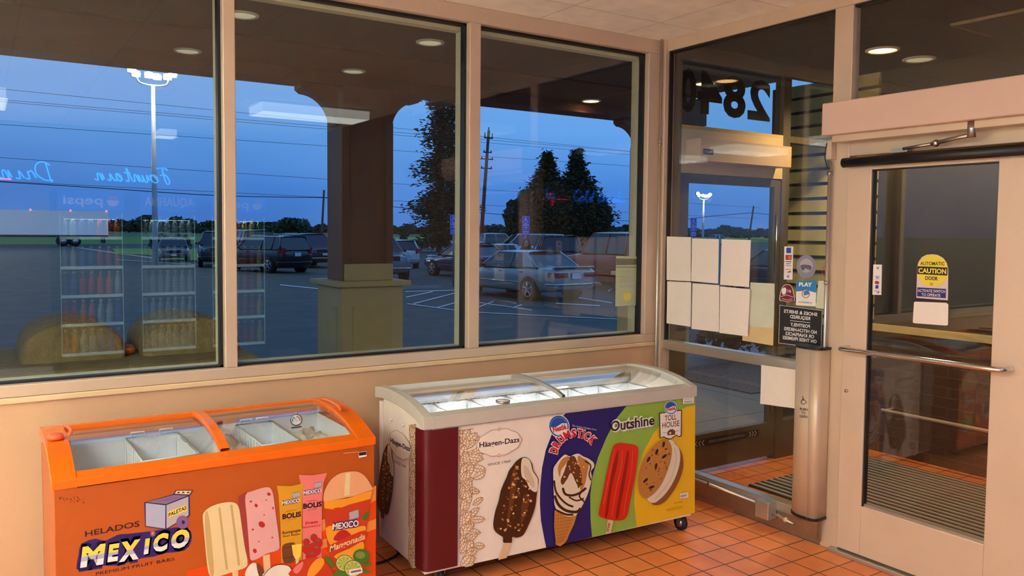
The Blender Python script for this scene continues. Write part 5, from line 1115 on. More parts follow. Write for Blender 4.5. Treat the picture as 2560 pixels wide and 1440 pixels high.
        for s in ((a1+.07, a1+.28) if kind != 'pickup' else (a1+.2,)):
            m = MB(); m.box((-.07, -.012, -.015), (.07, .012, .015), 'black' if kind == 'sedan' else paint, Matrix.Translation(f(s, sg*hw*.995, bt-.12)) @ M.to_3x3().to_4x4()); m.build('door_handle', t)
    m = MB(); zc = rd-.24 if kind == 'sedan' else bt-.22
    if kind == 'pickup': zc = .62
    m.box((-.004, -.17, -.08), (.0, .17, .08), 'plate', Matrix.Translation(f(1.006, 0, zc)) @ M.to_3x3().to_4x4()); m.box((.0, -.185, -.095), (.006, .185, .095), 'plate_frame', Matrix.Translation(f(1.006, 0, zc)) @ M.to_3x3().to_4x4()); m.build('licence_plate', t)
    m = MB(); m.box((0, -.42*scale, -.09), (.006, .42*scale, .09), 'grille', Matrix.Translation(f(-.003, 0, hd-.17)) @ M.to_3x3().to_4x4())
    m.box((0, -.44*scale, -.006), (.012, .44*scale, .006), 'chrome', Matrix.Translation(f(-.003, 0, hd-.08)) @ M.to_3x3().to_4x4()).box((0, -.16, -.30), (.01, .16, -.18), 'plate', Matrix.Translation(f(-.004, 0, hd-.1)) @ M.to_3x3().to_4x4()); m.build('grille', t)
    for s, sg in ((1.0, 1), (0, -1)):
        m = MB(); m.tube([f(s-.06*sg, -hw*1.0, .50), f(s-.012*sg, -hw*.9, .50), f(s+.003*sg, -hw*.6, .50), f(s+.003*sg, hw*.6, .50), f(s-.012*sg, hw*.9, .50), f(s-.06*sg, hw*1.0, .50)], .03, 'chrome' if 'bumper' in extras else paint, 6)
        m.build('rear_bumper' if sg > 0 else 'front_bumper', t)
    zt = .52 if kind == 'sedan' else .6
    for sg in (-1, 1): MB().tube([f(.27, sg*(hw+.002), zt), f(.70, sg*(hw+.002), zt)], .014, 'chrome' if 'side' in extras else 'black', 5).build('side_trim', t)
    if K['bed']:
        m = MB()
        for sg in (-1, 1): m.box((-.98*Ln/2, sg*hw*.96-.04, 1.12), ((.5-.67)*Ln, sg*hw*.96+.04, 1.30), paint, M)
        m.box((-.99*Ln/2, -hw*.96, 1.12), (-.96*Ln/2, hw*.96, 1.30), paint, M); m.build('cargo_bed', t, bevel=.01)
    if 'spoiler' in extras:
        m = MB(); m.prism([f(.945, -hw*.8, rd-.0), f(1.0, -hw*.8, rd+.03), f(1.004, -hw*.8, rd+.0), f(.96, -hw*.8, rd-.04)], M.to_3x3() @ Vector((0, hw*1.6, 0)), paint).build('spoiler', t, bevel=.01)
    return t
car('sedan', 'paint_silver', 0, 0, -5, 'silver sedan parked tail towards the window, nearest car in the right pane', xy=(10.35, 16.9), extras=('spoiler', 'side', 'bumper'))
car('pickup', 'paint_red', 0, 0, -3, 'red pickup truck parked to the right of the silver sedan', scale=1.06, xy=(15.5, 18.0), extras=('bumper',))
car('suv', 'paint_grey', 0, 0, 188, 'grey suv facing the window, half hidden by the canopy column', 1.06, xy=(9.9, 27.3), extras=('bumper',))
car('suv', 'paint_black', 0, 0, -18, 'black suv seen from behind, left of the canopy column', xy=(7.9, 34.8))
car('suv', 'paint_navyc', 0, 0, 178, 'dark suv facing the window behind the black suv', xy=(11.5, 39.5), scale=1.05, extras=('bumper',))
car('suv', 'paint_char', 0, 0, 192, 'charcoal suv facing the window, cut by the left mullion', xy=(7.35, 41.8), scale=1.1)
car('suv', 'paint_maroon', 0, 0, 0, 'dark maroon van roof showing behind the black suv', xy=(10.2, 46.5), scale=1.15)
car('sedan', 'paint_blue', 0, 0, 178, 'bluish sedan far behind, left of the canopy column', xy=(17.5, 52.5))
car('hatch', 'paint_white', 0, 0, 15, 'small white hatchback seen from behind, right of the canopy column', xy=(15.6, 36.8))
car('sedan', 'paint_black', 0, 0, -12, 'black sedan seen from behind, right of the canopy column', xy=(16.8, 31.4), extras=('side',))
car('pickup', 'paint_white', 0, 0, 100, 'white pickup parked beyond the black sedan', xy=(27.5, 46.5), scale=1.0)
car('sedan', 'paint_white', 0, 0, -75, 'white sedan behind the silver one', xy=(20.6, 34.6), scale=.92)
car('suv', 'paint_white', 0, 0, -70, 'white suv beyond the white sedan', xy=(24.6, 37.8), scale=1.1)
car('suv', 'paint_maroon', 0, 0, 30, 'dark red suv between the silver sedan and the pickup', xy=(18.9, 26.9), scale=1.08)
car('sedan', 'paint_blue', 0, 0, -6, 'dark blue sedan directly behind the silver sedan', xy=(14.4, 27.2))
car('sedan', 'paint_grey', 0, 0, 190, 'grey sedan standing alone at the grass island, left pane', xy=(6.5, 49.5), scale=1.0)
car('pickup', 'paint_white', 0, 0, 95, 'tiny white pickup in the distance seen through the vestibule', xy=tuple(hz(1790, 612, G)[:2]))
car('sedan', 'paint_blue', 0, 0, 10, 'dark blue sedan seen through the vestibule right of the papers', xy=(18.3, 13.4), scale=1.05)
# trailer
pt = root('semi_trailer', 'long white box trailer parked far left beyond the lot', 'trailer', (3, 100, G)); q0 = hy(-160, 588, 96); q1 = hy(271, 588, 96)
P('trailer_white', (244, 246, 248), .5, 0, .03, .3)
zt_ = hy(271, 529, 96).z; zb_ = hy(271, 588, 96).z
m = MB(); m.box((q0.x, 96, zb_), (q1.x, 98.6, zt_), 'trailer_white').build('cargo_box', pt)
m = MB(); m.box((q0.x, 96.1, zb_-.25), (q1.x, 98.4, zb_), 'dark').box((q1.x-.5, 95.98, zb_-.9), (q1.x-.3, 98.5, zb_-.2), 'dark').build('underframe', pt)
for u in (158, 188):
    c = hy(u, 600, 96.2); m = MB(); m.cyl((c.x, 96.0, G+.55), (c.x, 98.5, G+.55), .55, 'tire', 20); m.build('wheel', pt)
    m = MB(); m.cyl((c.x, 95.93, G+.55), (c.x, 96.0, G+.55), .3, 'rim', 16).build('wheel_hub', pt)
emat('marker_red', (255, 90, 110), 4)
for u in (76, 176, 266):
    c = hy(u, 524 if u < 200 else 530, 96); m = MB(); m.sphere((c.x, 95.96, zt_+.05), .09, 'marker_red', 8).build('marker_lamp', pt)
# ------------------------------------------------------------------ signs
P('mast_white', (214, 216, 220), .4); P('sign_blue', (56, 96, 236), .4); P('galv', (120, 128, 134), .4, .5)
def dsign(u, vbase, label, htop=2.55, second=True, wd=.32):
    p = hz(u, vbase, G); t = root('parking_sign', label, 'sign', p, 0, 'accessible parking signs')
    ry = math.atan2(p.x-CAM.x, p.y-CAM.y); nx = Vector((0, -1, 0))
    m = MB(); m.cyl(p, p+Vector((0, 0, htop)), .03, 'galv', 10).build('post', t)
    m = MB(); y = p.y-.035; z1 = G+htop; m.box((p.x-wd/2, y, z1-.50), (p.x+wd/2, y+.004, z1), 'sign_blue')
    if second: m.box((p.x-wd/2, y, z1-.70), (p.x+wd/2, y+.004, z1-.52), 'sign_blue')
    D = Decal(lambda a, b: Vector((p.x+a, y-.001, z1-b)), (0, -1, 0), mb=m); D.step = .0006
    D.line([(-wd/2+.012, .012), (wd/2-.012, .012), (wd/2-.012, .49), (-wd/2+.012, .49)], .01, 'ink_white', closed=True)
    wheelchair(D, -.01, .19, .16, 'ink_white', .02)
    D.text('PARKING', (-.12, .36), (.12, .36), .06, 'ink_white', .03); D.text('ONLY', (-.08, .45), (.08, .45), .06, 'ink_white', .03)
    if second: D.text('MINIMUM', (-.12, .59), (.12, .59), .05, 'ink_white', .02); D.text('FINE $250', (-.12, .67), (.12, .67), .05, 'ink_white', .02)
    m.build('sign_plate', t)
dsign(1133, 717, 'blue accessible parking sign left of the second mullion')
dsign(1312, 714, 'blue accessible parking sign above the silver sedan')
dsign(1592, 714, 'blue accessible parking sign at the edge of the right pane')
dsign(1729, 716, 'blue accessible parking sign seen through the vestibule door')
dsign(1926, 722, 'blue accessible parking sign at the right stile of the outer door')
# ------------------------------------------------------------------ light masts
def mast(u, vb, vt, yd, label, nh=6, hs=1.0, en=250):
    b = hy(u, vb, yd); b.z = G; top = hy(u-2, vt, yd).z; t = root('light_mast', label, 'light pole', b)
    m = MB(); m.cyl(b, (b.x, b.y, top-.5), .16*hs, 'mast_white', 12, .09*hs).build('pole', t)
    m = MB(); m.tube(smooth_open([(b.x-.75*hs, b.y, top+.1), (b.x-.7*hs, b.y, top-.3), (b.x-.4*hs, b.y, top-.42), (b.x, b.y, top-.45), (b.x+.4*hs, b.y, top-.42), (b.x+.7*hs, b.y, top-.3), (b.x+.75*hs, b.y, top+.1)], 4), .05*hs, 'galv', 8).build('crossarm', t)
    k = 0
    for dx, dz in ((-1.0, .25), (-.8, .05), (-.2, .05), (.2, 0), (.7, .05), (.95, .2))[:nh]:
        m = MB(); c = Vector((b.x+dx*hs, b.y-.1, top+dz*hs)); m.sphere(c, .21*hs, 'flood', 12, (1, .5, .8)).build('floodlight', t)
        m = MB(); m.box((c.x-.2*hs, c.y+.06, c.z-.16*hs), (c.x+.2*hs, c.y+.25, c.z+.16*hs), 'galv').build('lamp_housing', t)
    l = bpy.data.lights.new('mast_lamp', 'POINT'); l.energy = en; l.color = (1, .95, .8); l.shadow_soft_size = .5
    o = bpy.data.objects.new('mast_lamp', l); o.location = (b.x, b.y-.8, top-.3); COL.objects.link(o)
mast(388, 612, 192, 42, 'tall floodlight mast in the left pane with six glowing lamps')
mast(1757, 596, 490, 72, 'floodlight mast seen through the outer vestibule door', hs=1.15)
mast(-330, 612, 250, 72, 'added unseen floodlight mast past the left picture edge, lighting the long trailer', hs=1.1, en=4500)  # mast added out of view to brighten the trailer side
# ------------------------------------------------------------------ power poles and lines
P('pole_wood', (84, 74, 66), .9, 0, .2, 4, stretch=(1, 1, .2)); P('wire', (20, 22, 30), .6)
yl_ = 58
t = root('utility_pole', 'tall wooden utility pole with cross arms right of the second mullion', 'utility pole', hz(1198, 640, G))
p0 = hy(1198, 640, yl_); p0.z = G; pa = hy(1203, 590, yl_); pb = hy(1222, 318, yl_); dr = (pb-pa)/(pb.z-pa.z); p0 = pa+dr*(G-pa.z)
m = MB(); m.tube([p0, pb-Vector((0, 0, .3))], .2, 'pole_wood', 10, radii=[.2, .12]).cyl(pb-Vector((0, 0, .5)), pb, .05, 'black', 8).build('pole', t)
for v_, w_, in ((345, .85), (381, .8), (398, 1.2), (421, 1.1)):
    c = pa+dr*(hy(1215, v_, yl_).z-pa.z); m = MB(); m.box((c.x-w_/2, c.y-.15, c.z-.05), (c.x+w_/2, c.y-.03, c.z+.05), 'black')
    for sg in (-1, 1): m.cyl((c.x+sg*w_*.45, c.y-.09, c.z), (c.x+sg*w_*.45, c.y-.09, c.z+(.45 if v_ == 345 else .18)), .05, 'black', 8)
    m.build('cross_arm', t)
for (u0, v0, u1, v1, lb) in ((0, 222, 545, 276, 'topmost'), (0, 249, 545, 294, 'second'), (0, 254, 545, 300, 'third'), (0, 311, 545, 347, 'fourth'), (0, 394, 545, 430, 'fifth'), (0, 453, 545, 480, 'sixth')):
    a = hy(u0, v0, yl_); b = hy(u1, v1, yl_); d_ = (b-a)/(b.x-a.x)
    A = a+d_*(-12-a.x); B = a+d_*(70-a.x); m = MB(); m.tube([A, (A+B)/2+Vector((0, 0, 0)), B], .014, 'wire', 5)
    m.build('power_line', None, label='thin power line crossing the sky, %s from the top' % lb if lb != 'topmost' else 'thin power line crossing the sky, topmost of all', cat='power line', group='power lines')
for (pl, rr_, lb) in (([(-40, 452), (250, 470), (545, 489), (810, 494)], .03, 'thick sagging cable running from the left edge to the slim pole'), ([(810, 494), (1010, 520), (1203, 532), (1350, 545), (1600, 553)], .026, 'thick sagging cable running right from the slim pole')):
    m = MB(); m.tube([hy(u, v, 62) for u, v in smooth_open(pl, 4)], rr_, 'wire', 5).build('cable_span', None, label=lb, cat='cable', group='thick cables')
for (u0, v0, u1, v1, yy, lb) in ((810, 475, 803, 612, 62, 'slim leaning pole left of the canopy column'), (1884, 515, 1872, 600, 60, 'slim leaning pole seen through the outer vestibule door')):
    a = hy(u0, v0, yy); b = hy(u1, v1, yy); b = a+(b-a)*((G-a.z)/(b.z-a.z)); m = MB(); m.tube([b, a], .11, 'pole_wood', 8, radii=[.12, .08]).build('utility_pole', None, label=lb, cat='utility pole')
m = MB(); m.tube([hy(u, v, 60) for u, v in [(1690, 552), (1780, 540), (1882, 532), (1960, 540)]], .03, 'wire', 5).build('cable_span', None, label='thick cable seen through the outer vestibule door', cat='cable', group='thick cables')
# ------------------------------------------------------------------ trees
def leafm(name, c1, c2): P(name, c1, .85, 0, .3, 1.2, rgb2=c2)
leafm('needle', (44, 46, 28), (74, 68, 42)); leafm('needle2', (34, 44, 26), (62, 66, 36)); leafm('leaf_far', (56, 66, 56), (84, 92, 66)); P('bark', (62, 50, 38), .9)
def conifer(base, h, r, label, seed=0, mat='needle', dens=1.0, droop=.15, shape=None, bare=.03, trunk=.28, leafs=.32):
    rnd = random.Random(seed); b = Vector(base); t = root('conifer_tree', label, 'tree', b)
    m = MB(); m.tube([b, b+Vector((0, 0, h*.97))], trunk, 'bark', 8, radii=[trunk, .04]).build('trunk', t)
    m = MB(); z_ = h*bare; vs = []; fs = []
    while z_ < h:
        k = z_/h; rr = r*(shape(k) if shape else (1-k)**.8)+.15
        nb = max(4, int(7*dens*(.5+rr/r)))
        for i in range(nb):
            a = rnd.random()*2*PI; ln = rr*rnd.uniform(.55, 1.12); dz = -droop*ln+rnd.uniform(-.2, .2); st_ = b+Vector((0, 0, z_))
            steps = max(2, int(ln/.35))
            for s in range(steps):
                u = (s+.6)/steps; p = st_+Vector((math.cos(a)*ln*u, math.sin(a)*ln*u, dz*u+.25*ln*u*(1-u)))
                for q in range(3):
                    c = p+Vector([rnd.uniform(-.22, .22)*(1+u) for _ in range(3)]); w_ = leafs*rnd.uniform(.5, 1.2)*(1-.35*u)
                    d1 = Vector((math.cos(a)+rnd.uniform(-.7, .7), math.sin(a)+rnd.uniform(-.7, .7), rnd.uniform(-.6, .5))).normalized()*w_
                    d2 = d1.cross(Vector((rnd.uniform(-1, 1), rnd.uniform(-1, 1), 1))).normalized()*w_*.45; o = len(vs)
                    vs += [c-d1, c+d2, c+d1, c-d2]; fs.append((o, o+1, o+2, o+3))
        z_ += .34*(1+.4*(1-k))/max(.7, dens)
    m.add(vs, fs, mat); m.build('foliage', t)
    return t
def tb(u, D_):   # ground point under picture column u at distance D_
    d = ray(u, 600); d.z = 0; d.normalize(); p = CAM+d*D_; return (p.x, p.y, G)
conifer(tb(1098, 78), 17.5, 4.1, 'tall dark redwood rising past the canopy left of the second mullion', 1, 'needle', 1.5, .22, lambda k: (1-k)**.55*(.75+.25*math.sin(k*31)), .05, .3, .36)
conifer(tb(1129, 79), 18.5, 3.4, 'second redwood stem growing close behind the tall one', 2, 'needle', 1.3, .2, lambda k: (1-k)**.5*(.7+.3*math.sin(k*27+1)), .06, .3, .36)
shp = lambda k: min(1, .7+k*1.3) if k < .35 else (1.0 if k < .45 else max(0.05, (1-k)/.55)**1.25)
conifer(tb(1366, 66), 8.1, 3.0, 'dense evergreen with a pointed tip above the words of light, left of the pair', 3, 'needle2', 4.0, .05, shp, .08, .35, .30)
conifer(tb(1440, 67), 8.4, 2.9, 'dense evergreen with a pointed tip, right of the pair', 4, 'needle2', 4.0, .05, shp, .08, .35, .30)
def bush(c, rx, rz, n, seed, mat, name, label, cat='tree', group=None, leaf=.4, trunk=True):
    rnd = random.Random(seed); b = Vector(c); t = root(name, label, cat, b, 0, group); m = MB(); vs = []; fs = []
    lob = [(rnd.uniform(-.5, .5)*rx, rnd.uniform(-.4, .4)*rx, rnd.uniform(.35, .9)*rz, rnd.uniform(.35, .6)) for _ in range(7)]
    for i in range(n):
        L_ = rnd.choice(lob); v = Vector([rnd.gauss(0, 1) for _ in range(3)]).normalized()*rnd.uniform(.75, 1.0)
        p = b+Vector((L_[0]+v.x*rx*L_[3], L_[1]+v.y*rx*L_[3], max(.05*rz, L_[2]+v.z*rz*L_[3]*.75)))
        d1 = Vector([rnd.uniform(-1, 1) for _ in range(3)]).normalized()*leaf; d2 = d1.cross(Vector([rnd.uniform(-1, 1) for _ in range(3)])).normalized()*leaf*.7; o = len(vs)
        vs += [p-d1, p+d2, p+d1, p-d2]; fs.append((o, o+1, o+2, o+3))
    m.add(vs, fs, mat); m.build('foliage', t)
    if trunk: MB().tube([b, b+Vector((0, 0, rz*.7))], rx*.06, 'bark', 6).build('trunk', t)
    return t
bush(tb(1328, 68), 2.7, 4.6, 2600, 11, 'needle2', 'evergreen_tree', 'broad bushy evergreen at the left foot of the pointed pair', leaf=.3)
bush(tb(1480, 68), 2.6, 4.8, 2600, 12, 'needle2', 'evergreen_tree', 'broad bushy evergreen at the right foot of the pointed pair', leaf=.3)
bush(tb(1403, 68), 3.0, 5.2, 3000, 13, 'needle2', 'evergreen_tree', 'broad bushy evergreen filling the middle between the pointed pair', leaf=.3)
# distant trees on the horizon
protos = [bush(tb(-60, 520), 9, 9, 420, 40+i, 'leaf_far', 'distant_tree', 'dark tree on the far horizon beyond the fields', group='trees along the horizon', leaf=1.5) for i in range(3)]
rnd = random.Random(77); u = -90; i = 0
while u < 2000:
    s_ = rnd.uniform(.32, .8); D_ = 440+(i*5 % 8)*34+rnd.uniform(-3, 3)
    if 300 < u < 470 or 640 < u < 760: s_ *= 1.15
    if i < 3: o = protos[i]
    else:
        o = copytree(protos[i % 3])
    o.location = tb(u, D_); o.scale = (s_*1.25, s_*1.25, s_*rnd.uniform(.8, 1.1)); o.rotation_euler = (0, 0, rnd.random()*6)
    u += rnd.uniform(14, 24)*(s_+.2); i += 1
bush(tb(1290, 240), 4, 6, 900, 60, 'needle2', 'round_tree', 'small dark round tree in the field left of the evergreens', leaf=.7)
bush(tb(1012, 150), 1.4, 3.0, 400, 61, 'leaf_far', 'pale_shrub', 'pale green shrub in the field right of the canopy column', 'shrub', leaf=.3)
bush((hz(432, 636, G).x, hz(432, 636, G).y+1, G), 1.7, 1.3, 700, 62, 'leaf_far', 'hedge_bush', 'brownish hedge bush by the grey sedan in the left pane', 'bush', leaf=.18, trunk=False)
bush((4.6, 3.3, -.01), .7, .6, 700, 63, 'needle2', 'low_shrub', 'low dark shrub at the gravel bed beyond the vestibule', 'shrub', leaf=.06, trunk=False)
# ------------------------------------------------------------------ person behind the silver sedan
P('skin', (196, 150, 122), .55); P('hair', (38, 24, 20), .6); P('coat', (26, 26, 32), .8); P('trousers', (40, 44, 60), .8)
pp = tb(1316, 27.2); pb_ = Vector(pp); fw_ = (Vector((CAM.x, CAM.y, 0))-Vector((pb_.x, pb_.y, 0))).normalized(); sd = Vector((-fw_.y, fw_.x, 0))
per = root('person', 'person with long dark hair in a dark coat standing behind the silver sedan', 'person', pb_)
def skin(name, nodes, edges, mat, parent):
    me = bpy.data.meshes.new(name); W_ = lambda s, f_, z_: sd*s+fw_*f_+Vector((0, 0, z_))
    me.from_pydata([tuple(W_(*n_[:3])) for n_ in nodes], edges, []); o = bpy.data.objects.new(name, me); COL.objects.link(o); o.parent = parent; WM[o.name] = WM[parent.name]
    sk = o.modifiers.new('skin', 'SKIN'); me.skin_vertices[0].data[0].use_root = True
    for i, n_ in enumerate(nodes): me.skin_vertices[0].data[i].radius = (n_[3], n_[3]*(n_[4] if len(n_) > 4 else 1))
    o.modifiers.new('sub', 'SUBSURF').render_levels = 2; me.materials.append(MATS[mat]); 
    for p_ in me.polygons: p_.use_smooth = True
    return o
nodes = [(0, 0, .92, .15, .8), (0, 0, 1.15, .14, .8), (0, 0, 1.36, .16, .7), (0, 0, 1.45, .055), (0, .01, 1.52, .06), (-.18, 0, 1.38, .06), (-.22, .02, 1.12, .045), (-.2, .14, .92, .035), (.18, 0, 1.38, .06), (.22, .02, 1.12, .045), (.2, .14, .92, .035), (-.09, 0, .82, .09), (-.10, .01, .46, .06), (-.10, -.01, .08, .04), (-.10, .12, .03, .035), (.09, 0, .82, .09), (.10, .01, .46, .06), (.10, -.01, .08, .04), (.10, .12, .03, .035)]
edges = [(0, 1), (1, 2), (2, 3), (3, 4), (2, 5), (5, 6), (6, 7), (2, 8), (8, 9), (9, 10), (0, 11), (11, 12), (12, 13), (13, 14), (0, 15), (15, 16), (16, 17), (17, 18)]
skin('body', nodes, edges, 'coat', per)
hc = pb_+Vector((0, 0, 1.585)); m = MB(); ph = Matrix.Rotation(math.atan2(fw_.y, fw_.x), 3, 'Z')
m.sphere(hc, .105, 'skin', 18, (.92, .78, 1.15), ph); m.sphere(hc+fw_*.095+Vector((0, 0, -.012)), .013, 'skin', 8, (1, .7, 1.3), ph)
m.sphere(hc+Vector((0, 0, -.12)), .05, 'skin', 10)
for sg in (-1, 1): m.sphere(hc+fw_*.088+sd*sg*.035+Vector((0, 0, .012)), .012, 'ink_dk', 8); m.sphere(hc+sd*sg*.083, .02, 'skin', 8, (.5, 1, 1.4))
m.sphere(hc+fw_*.088+Vector((0, 0, -.05)), .02, 'ink_red', 8, (.4, 1, .35), ph); m.build('head', per)
m = MB(); m.sphere(hc+Vector((0, 0, .04))-fw_*.045, .118, 'hair', 18, (.92, 1, 1.02), ph)
for sg in (-1, 1): m.tube([hc+sd*sg*.085+Vector((0, 0, .06)), hc+sd*sg*.11+Vector((0, 0, -.06)), hc+sd*sg*.13+Vector((0, 0, -.17)), hc+sd*sg*.14+fw_*.03+Vector((0, 0, -.28))], .05, 'hair', 10, radii=[.045, .055, .06, .035])
m.tube([hc-fw_*.06, hc-fw_*.09+Vector((0, 0, -.15)), hc-fw_*.08+Vector((0, 0, -.3))], .1, 'hair', 12, radii=[.1, .11, .06]); m.build('hair', per)
# ================================================================== REST OF THE ROOM (seen in the window reflections, except the added fill lights)
for i, (x, y, a, b) in enumerate(TROFFERS):
    t = root('ceiling_troffer', ['recessed ceiling troffer nearest the camera, mirrored in the middle pane', 'recessed ceiling troffer behind the camera, turned lengthwise', 'added unseen fill light on the ceiling near the left wall, nearest the windows', 'recessed ceiling troffer to the right behind the door wall', 'recessed ceiling troffer close to the back wall', 'added unseen fill light on the ceiling near the left wall, second from the windows', 'added unseen fill light on the ceiling left of the camera', 'added unseen fill light on the ceiling in the back left of the room'][i], 'ceiling light', (x, y, 2.79), 0, 'ceiling troffers')
    m = MB(); m.box((x-a/2, y-b/2, 2.783), (x+a/2, y+b/2, 2.799), 'white').build('frame', t)
    m = MB(); m.box((x-a/2+.03, y-b/2+.03, 2.705), (x+a/2-.03, y+b/2-.03, 2.784), 'fill_lens_bright' if TPOW[i] > 10 else 'troffer_lens').build('lens', t)
P('cooler_body', (34, 36, 44), .4); P('cooler_in', (60, 70, 80), .6); P('shelf', (190, 200, 200), .4, .4); P('pepsi_blue', (20, 60, 150), .4, emit=1.2)
for n_, c_x in dict(b_clear=(160, 190, 210), b_green=(60, 150, 60), b_red=(190, 40, 40), b_orange=(220, 110, 30), b_yellow=(210, 190, 60), b_blue=(50, 90, 200)).items(): P(n_, c_x, .15, 0, .05, 10)
def bottle(mat):
    m = MB(); pr = [(0, 0), (.03, 0), (.032, .01), (.032, .13), (.026, .16), (.012, .19), (.012, .215), (0, .215)]; n = 10; vs = []; fs = []
    for a, b in pr:
        for k in range(n): vs.append((a*math.cos(2*PI*k/n), a*math.sin(2*PI*k/n), b))
    for i in range(len(pr)-1):
        for k in range(n): fs.append((i*n+k, i*n+(k+1) % n, (i+1)*n+(k+1) % n, (i+1)*n+k))
    m.add(vs, fs, mat, True).box((-.012, -.012, .212), (.012, .012, .228), 'ink_white')
    return m
bp = {k: bottle(k).build('drink_bottle', None, label='drink bottle on a lit shelf of a beverage cooler', cat='bottle', group='bottles in the coolers') for k in ('b_clear', 'b_green', 'b_red', 'b_orange', 'b_yellow', 'b_blue')}
used = set(); rnd = random.Random(9)
for ci, (x0, x1, hdr, lb) in enumerate(((-2.92, -2.22, 'pepsi', 'dark beverage cooler with a blue header, leftmost along the back of the room'), (-2.12, -1.46, 'AQUAFINA', 'dark beverage cooler full of clear bottles in the middle of the row'), (-1.36, -.66, 'pepsi', 'dark beverage cooler at the right end of the row, red and green drinks'))):
    t = root('beverage_cooler', lb, 'cooler', ((x0+x1)/2, -6.2, 0)); yf, yb = -5.95, -6.6
    m = MB(); m.box((x0, yb, 0), (x0+.04, yf, 2.0), 'cooler_body').box((x1-.04, yb, 0), (x1, yf, 2.0), 'cooler_body').box((x0, yb, 0), (x1, yb+.04, 2.0), 'cooler_in').box((x0, yb, 0), (x1, yf, .22), 'cooler_body').box((x0, yb, 1.78), (x1, yf, 2.02), 'cooler_body').build('cabinet', t)
    m = MB(); m.box((x0+.03, yf, 1.80), (x1-.03, yf+.012, 2.0), 'pepsi_blue'); D = Decal(lambda a, b: Vector((a, yf+.013, b)), (0, 1, 0), mb=m)
    D.text(hdr, (x1-.24 if hdr == 'pepsi' else x1-.06, 1.86), (x0+.08, 1.86), .10, 'ink_white', .02, up=(0, 1))
    if hdr == 'pepsi': D.ell((x1-.14, 1.90), .06, .06, 'ink_white'); D.poly([(x1-.14+.06*math.cos(q), 1.905+.055*math.sin(q)) for q in [PI*k/10 for k in range(11)]], 'ink_red')
    m.build('header_sign', t)
    m = MB()
    for zs in (.24, .56, .87, 1.18, 1.50): m.box((x0+.045, yb+.05, zs-.012), (x1-.045, yf-.03, zs), 'shelf').box((x0+.045, yf-.035, zs-.02), (x1-.045, yf-.028, zs+.012), 'cooler_glow')  # lit look of the shelf edges is put in as glowing strips
    m.build('shelf_rack', t)
    m = MB()
    for xs in (x0+.045, x1-.052): m.box((xs, yf-.02, .26), (xs+.006, yf-.013, 1.76), 'cooler_glow')
    m.build('light_strip', t); MB().box((x0+.03, yf-.008, .22), (x1-.03, yf-.002, 1.78), 'glass').build('glass_door', t)
    pal_ = [['b_blue', 'b_red', 'b_orange', 'b_clear'], ['b_clear'], ['b_green', 'b_red', 'b_yellow']][ci]
    area('cooler_lamp', ((x0+x1)/2, yf-.12, 1.70), .5, .1, 6, (.8, .92, 1.0))
    for zs in (.24, .56, .87, 1.18, 1.50):
        for k in range(7):
            mt = pal_[(k//2+int(zs*10)) % len(pal_)]
            if mt in used: o = bp[mt].copy(); COL.objects.link(o)
            else: o = bp[mt]; used.add(mt)
            o.location = (x0+.09+k*(x1-x0-.18)/6, yf-.09, zs); s_ = 1.15 if zs < 1 else 1.0; o.scale = (s_, s_, s_)
for k_, o in bp.items():
    if k_ not in used: bpy.data.objects.remove(o)
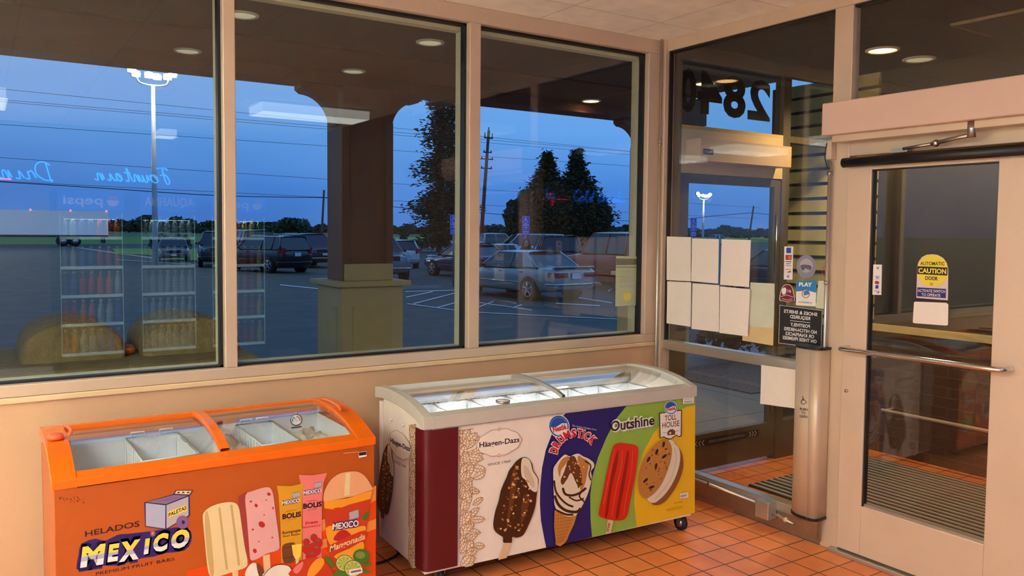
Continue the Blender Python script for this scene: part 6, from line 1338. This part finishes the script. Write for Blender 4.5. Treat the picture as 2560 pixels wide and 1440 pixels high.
# neon script signs high on the back wall
def neonscript(words, x0, z0, h, label, mat='neon_blue', sp=.62, mirror=1, y=-6.0):
    G_ = {'C': [(.9, .8), (.6, 1), (.2, .8), (.05, .4), (.3, .02), (.8, .15)], 'D': [(.25, 1), (.15, .0), (.05, .05), (.5, .02), (.95, .35), (.85, .85), (.4, 1.02), (.0, .85)], 'F': [(1.0, .95), (.3, .98), (.1, .85), (.5, .95), (.4, .0), (.1, .05), (.3, .5), (.8, .5)], 'o': [(0, .1), (.4, .5), (.1, .35), (.15, .02), (.5, .05), (.6, .35), (.4, .5), (.7, .42)], 'l': [(0, .1), (.4, .9), (.3, 1.05), (.2, .8), (.3, .05), (.6, .1)], 'd': [(0, .1), (.45, .5), (.1, .35), (.2, 0), (.5, .2), (.65, 1.0), (.5, .1), (.75, .1)], 'r': [(0, .1), (.2, .5), (.35, .42), (.45, .45), (.4, .05), (.65, .1)], 'i': [(0, .1), (.25, .48), (.25, .05), (.5, .1)], 'n': [(0, .1), (.15, .48), (.15, .02), (.35, .46), (.5, .4), (.5, .03), (.75, .12)], 'k': [(0, .1), (.35, 1.0), (.25, .8), (.2, 0), (.3, .35), (.55, .45), (.35, .28), (.6, .02), (.8, .1)], 's': [(0, .1), (.35, .5), (.5, .2), (.3, 0), (.1, .08), (.7, .12)], 'u': [(0, .1), (.2, .48), (.2, .05), (.4, .04), (.55, .46), (.55, .05), (.75, .1)], 't': [(0, .1), (.3, .9), (.25, .05), (.5, .1), (.25, .05), (.27, .55), (.05, .55), (.55, .58)], 'a': [(0, .1), (.45, .5), (.1, .35), (.2, 0), (.45, .2), (.5, .48), (.5, .05), (.75, .1)]}
    t = root('neon_sign', label, 'neon sign', (x0, y, z0)); x = x0
    for ch in words:
        if ch == ' ': x -= h*.5*mirror; continue
        m = MB(); pts = [(x-mirror*(a+.22*b)*h*sp, y, z0+b*h) for a, b in G_[ch]]; m.tube(smooth_open(pts, 4), .008, mat, 6); m.build('neon_letter', t)
        x -= mirror*h*sp*(1.0 if ch.isupper() else .72)
    return t
neonscript('Fountain', -1.75, 2.12, .17, 'blue neon script sign reading Fountain on the back of the room', sp=.75)
neonscript('Drinks', -2.92, 2.10, .19, 'blue neon script sign reading Drinks beside the Fountain sign', sp=.8)
neonscript('Cold Drinks', -3.95, 2.08, .17, 'blue neon script sign reading Cold Drinks at the left of the back', 'neon_blue_bright', sp=.72)
m = MB(); m.tube([(-3.3, -6, 2.1), (-3.5, -6, 2.1), (-3.52, -6, 2.2), (-3.56, -6, 2.0), (-3.6, -6, 2.12), (-3.63, -6, 2.1), (-3.85, -6, 2.1)], .007, 'neon_red', 6).build('neon_line', None, label='red neon pulse line beside the blue script', cat='neon sign')
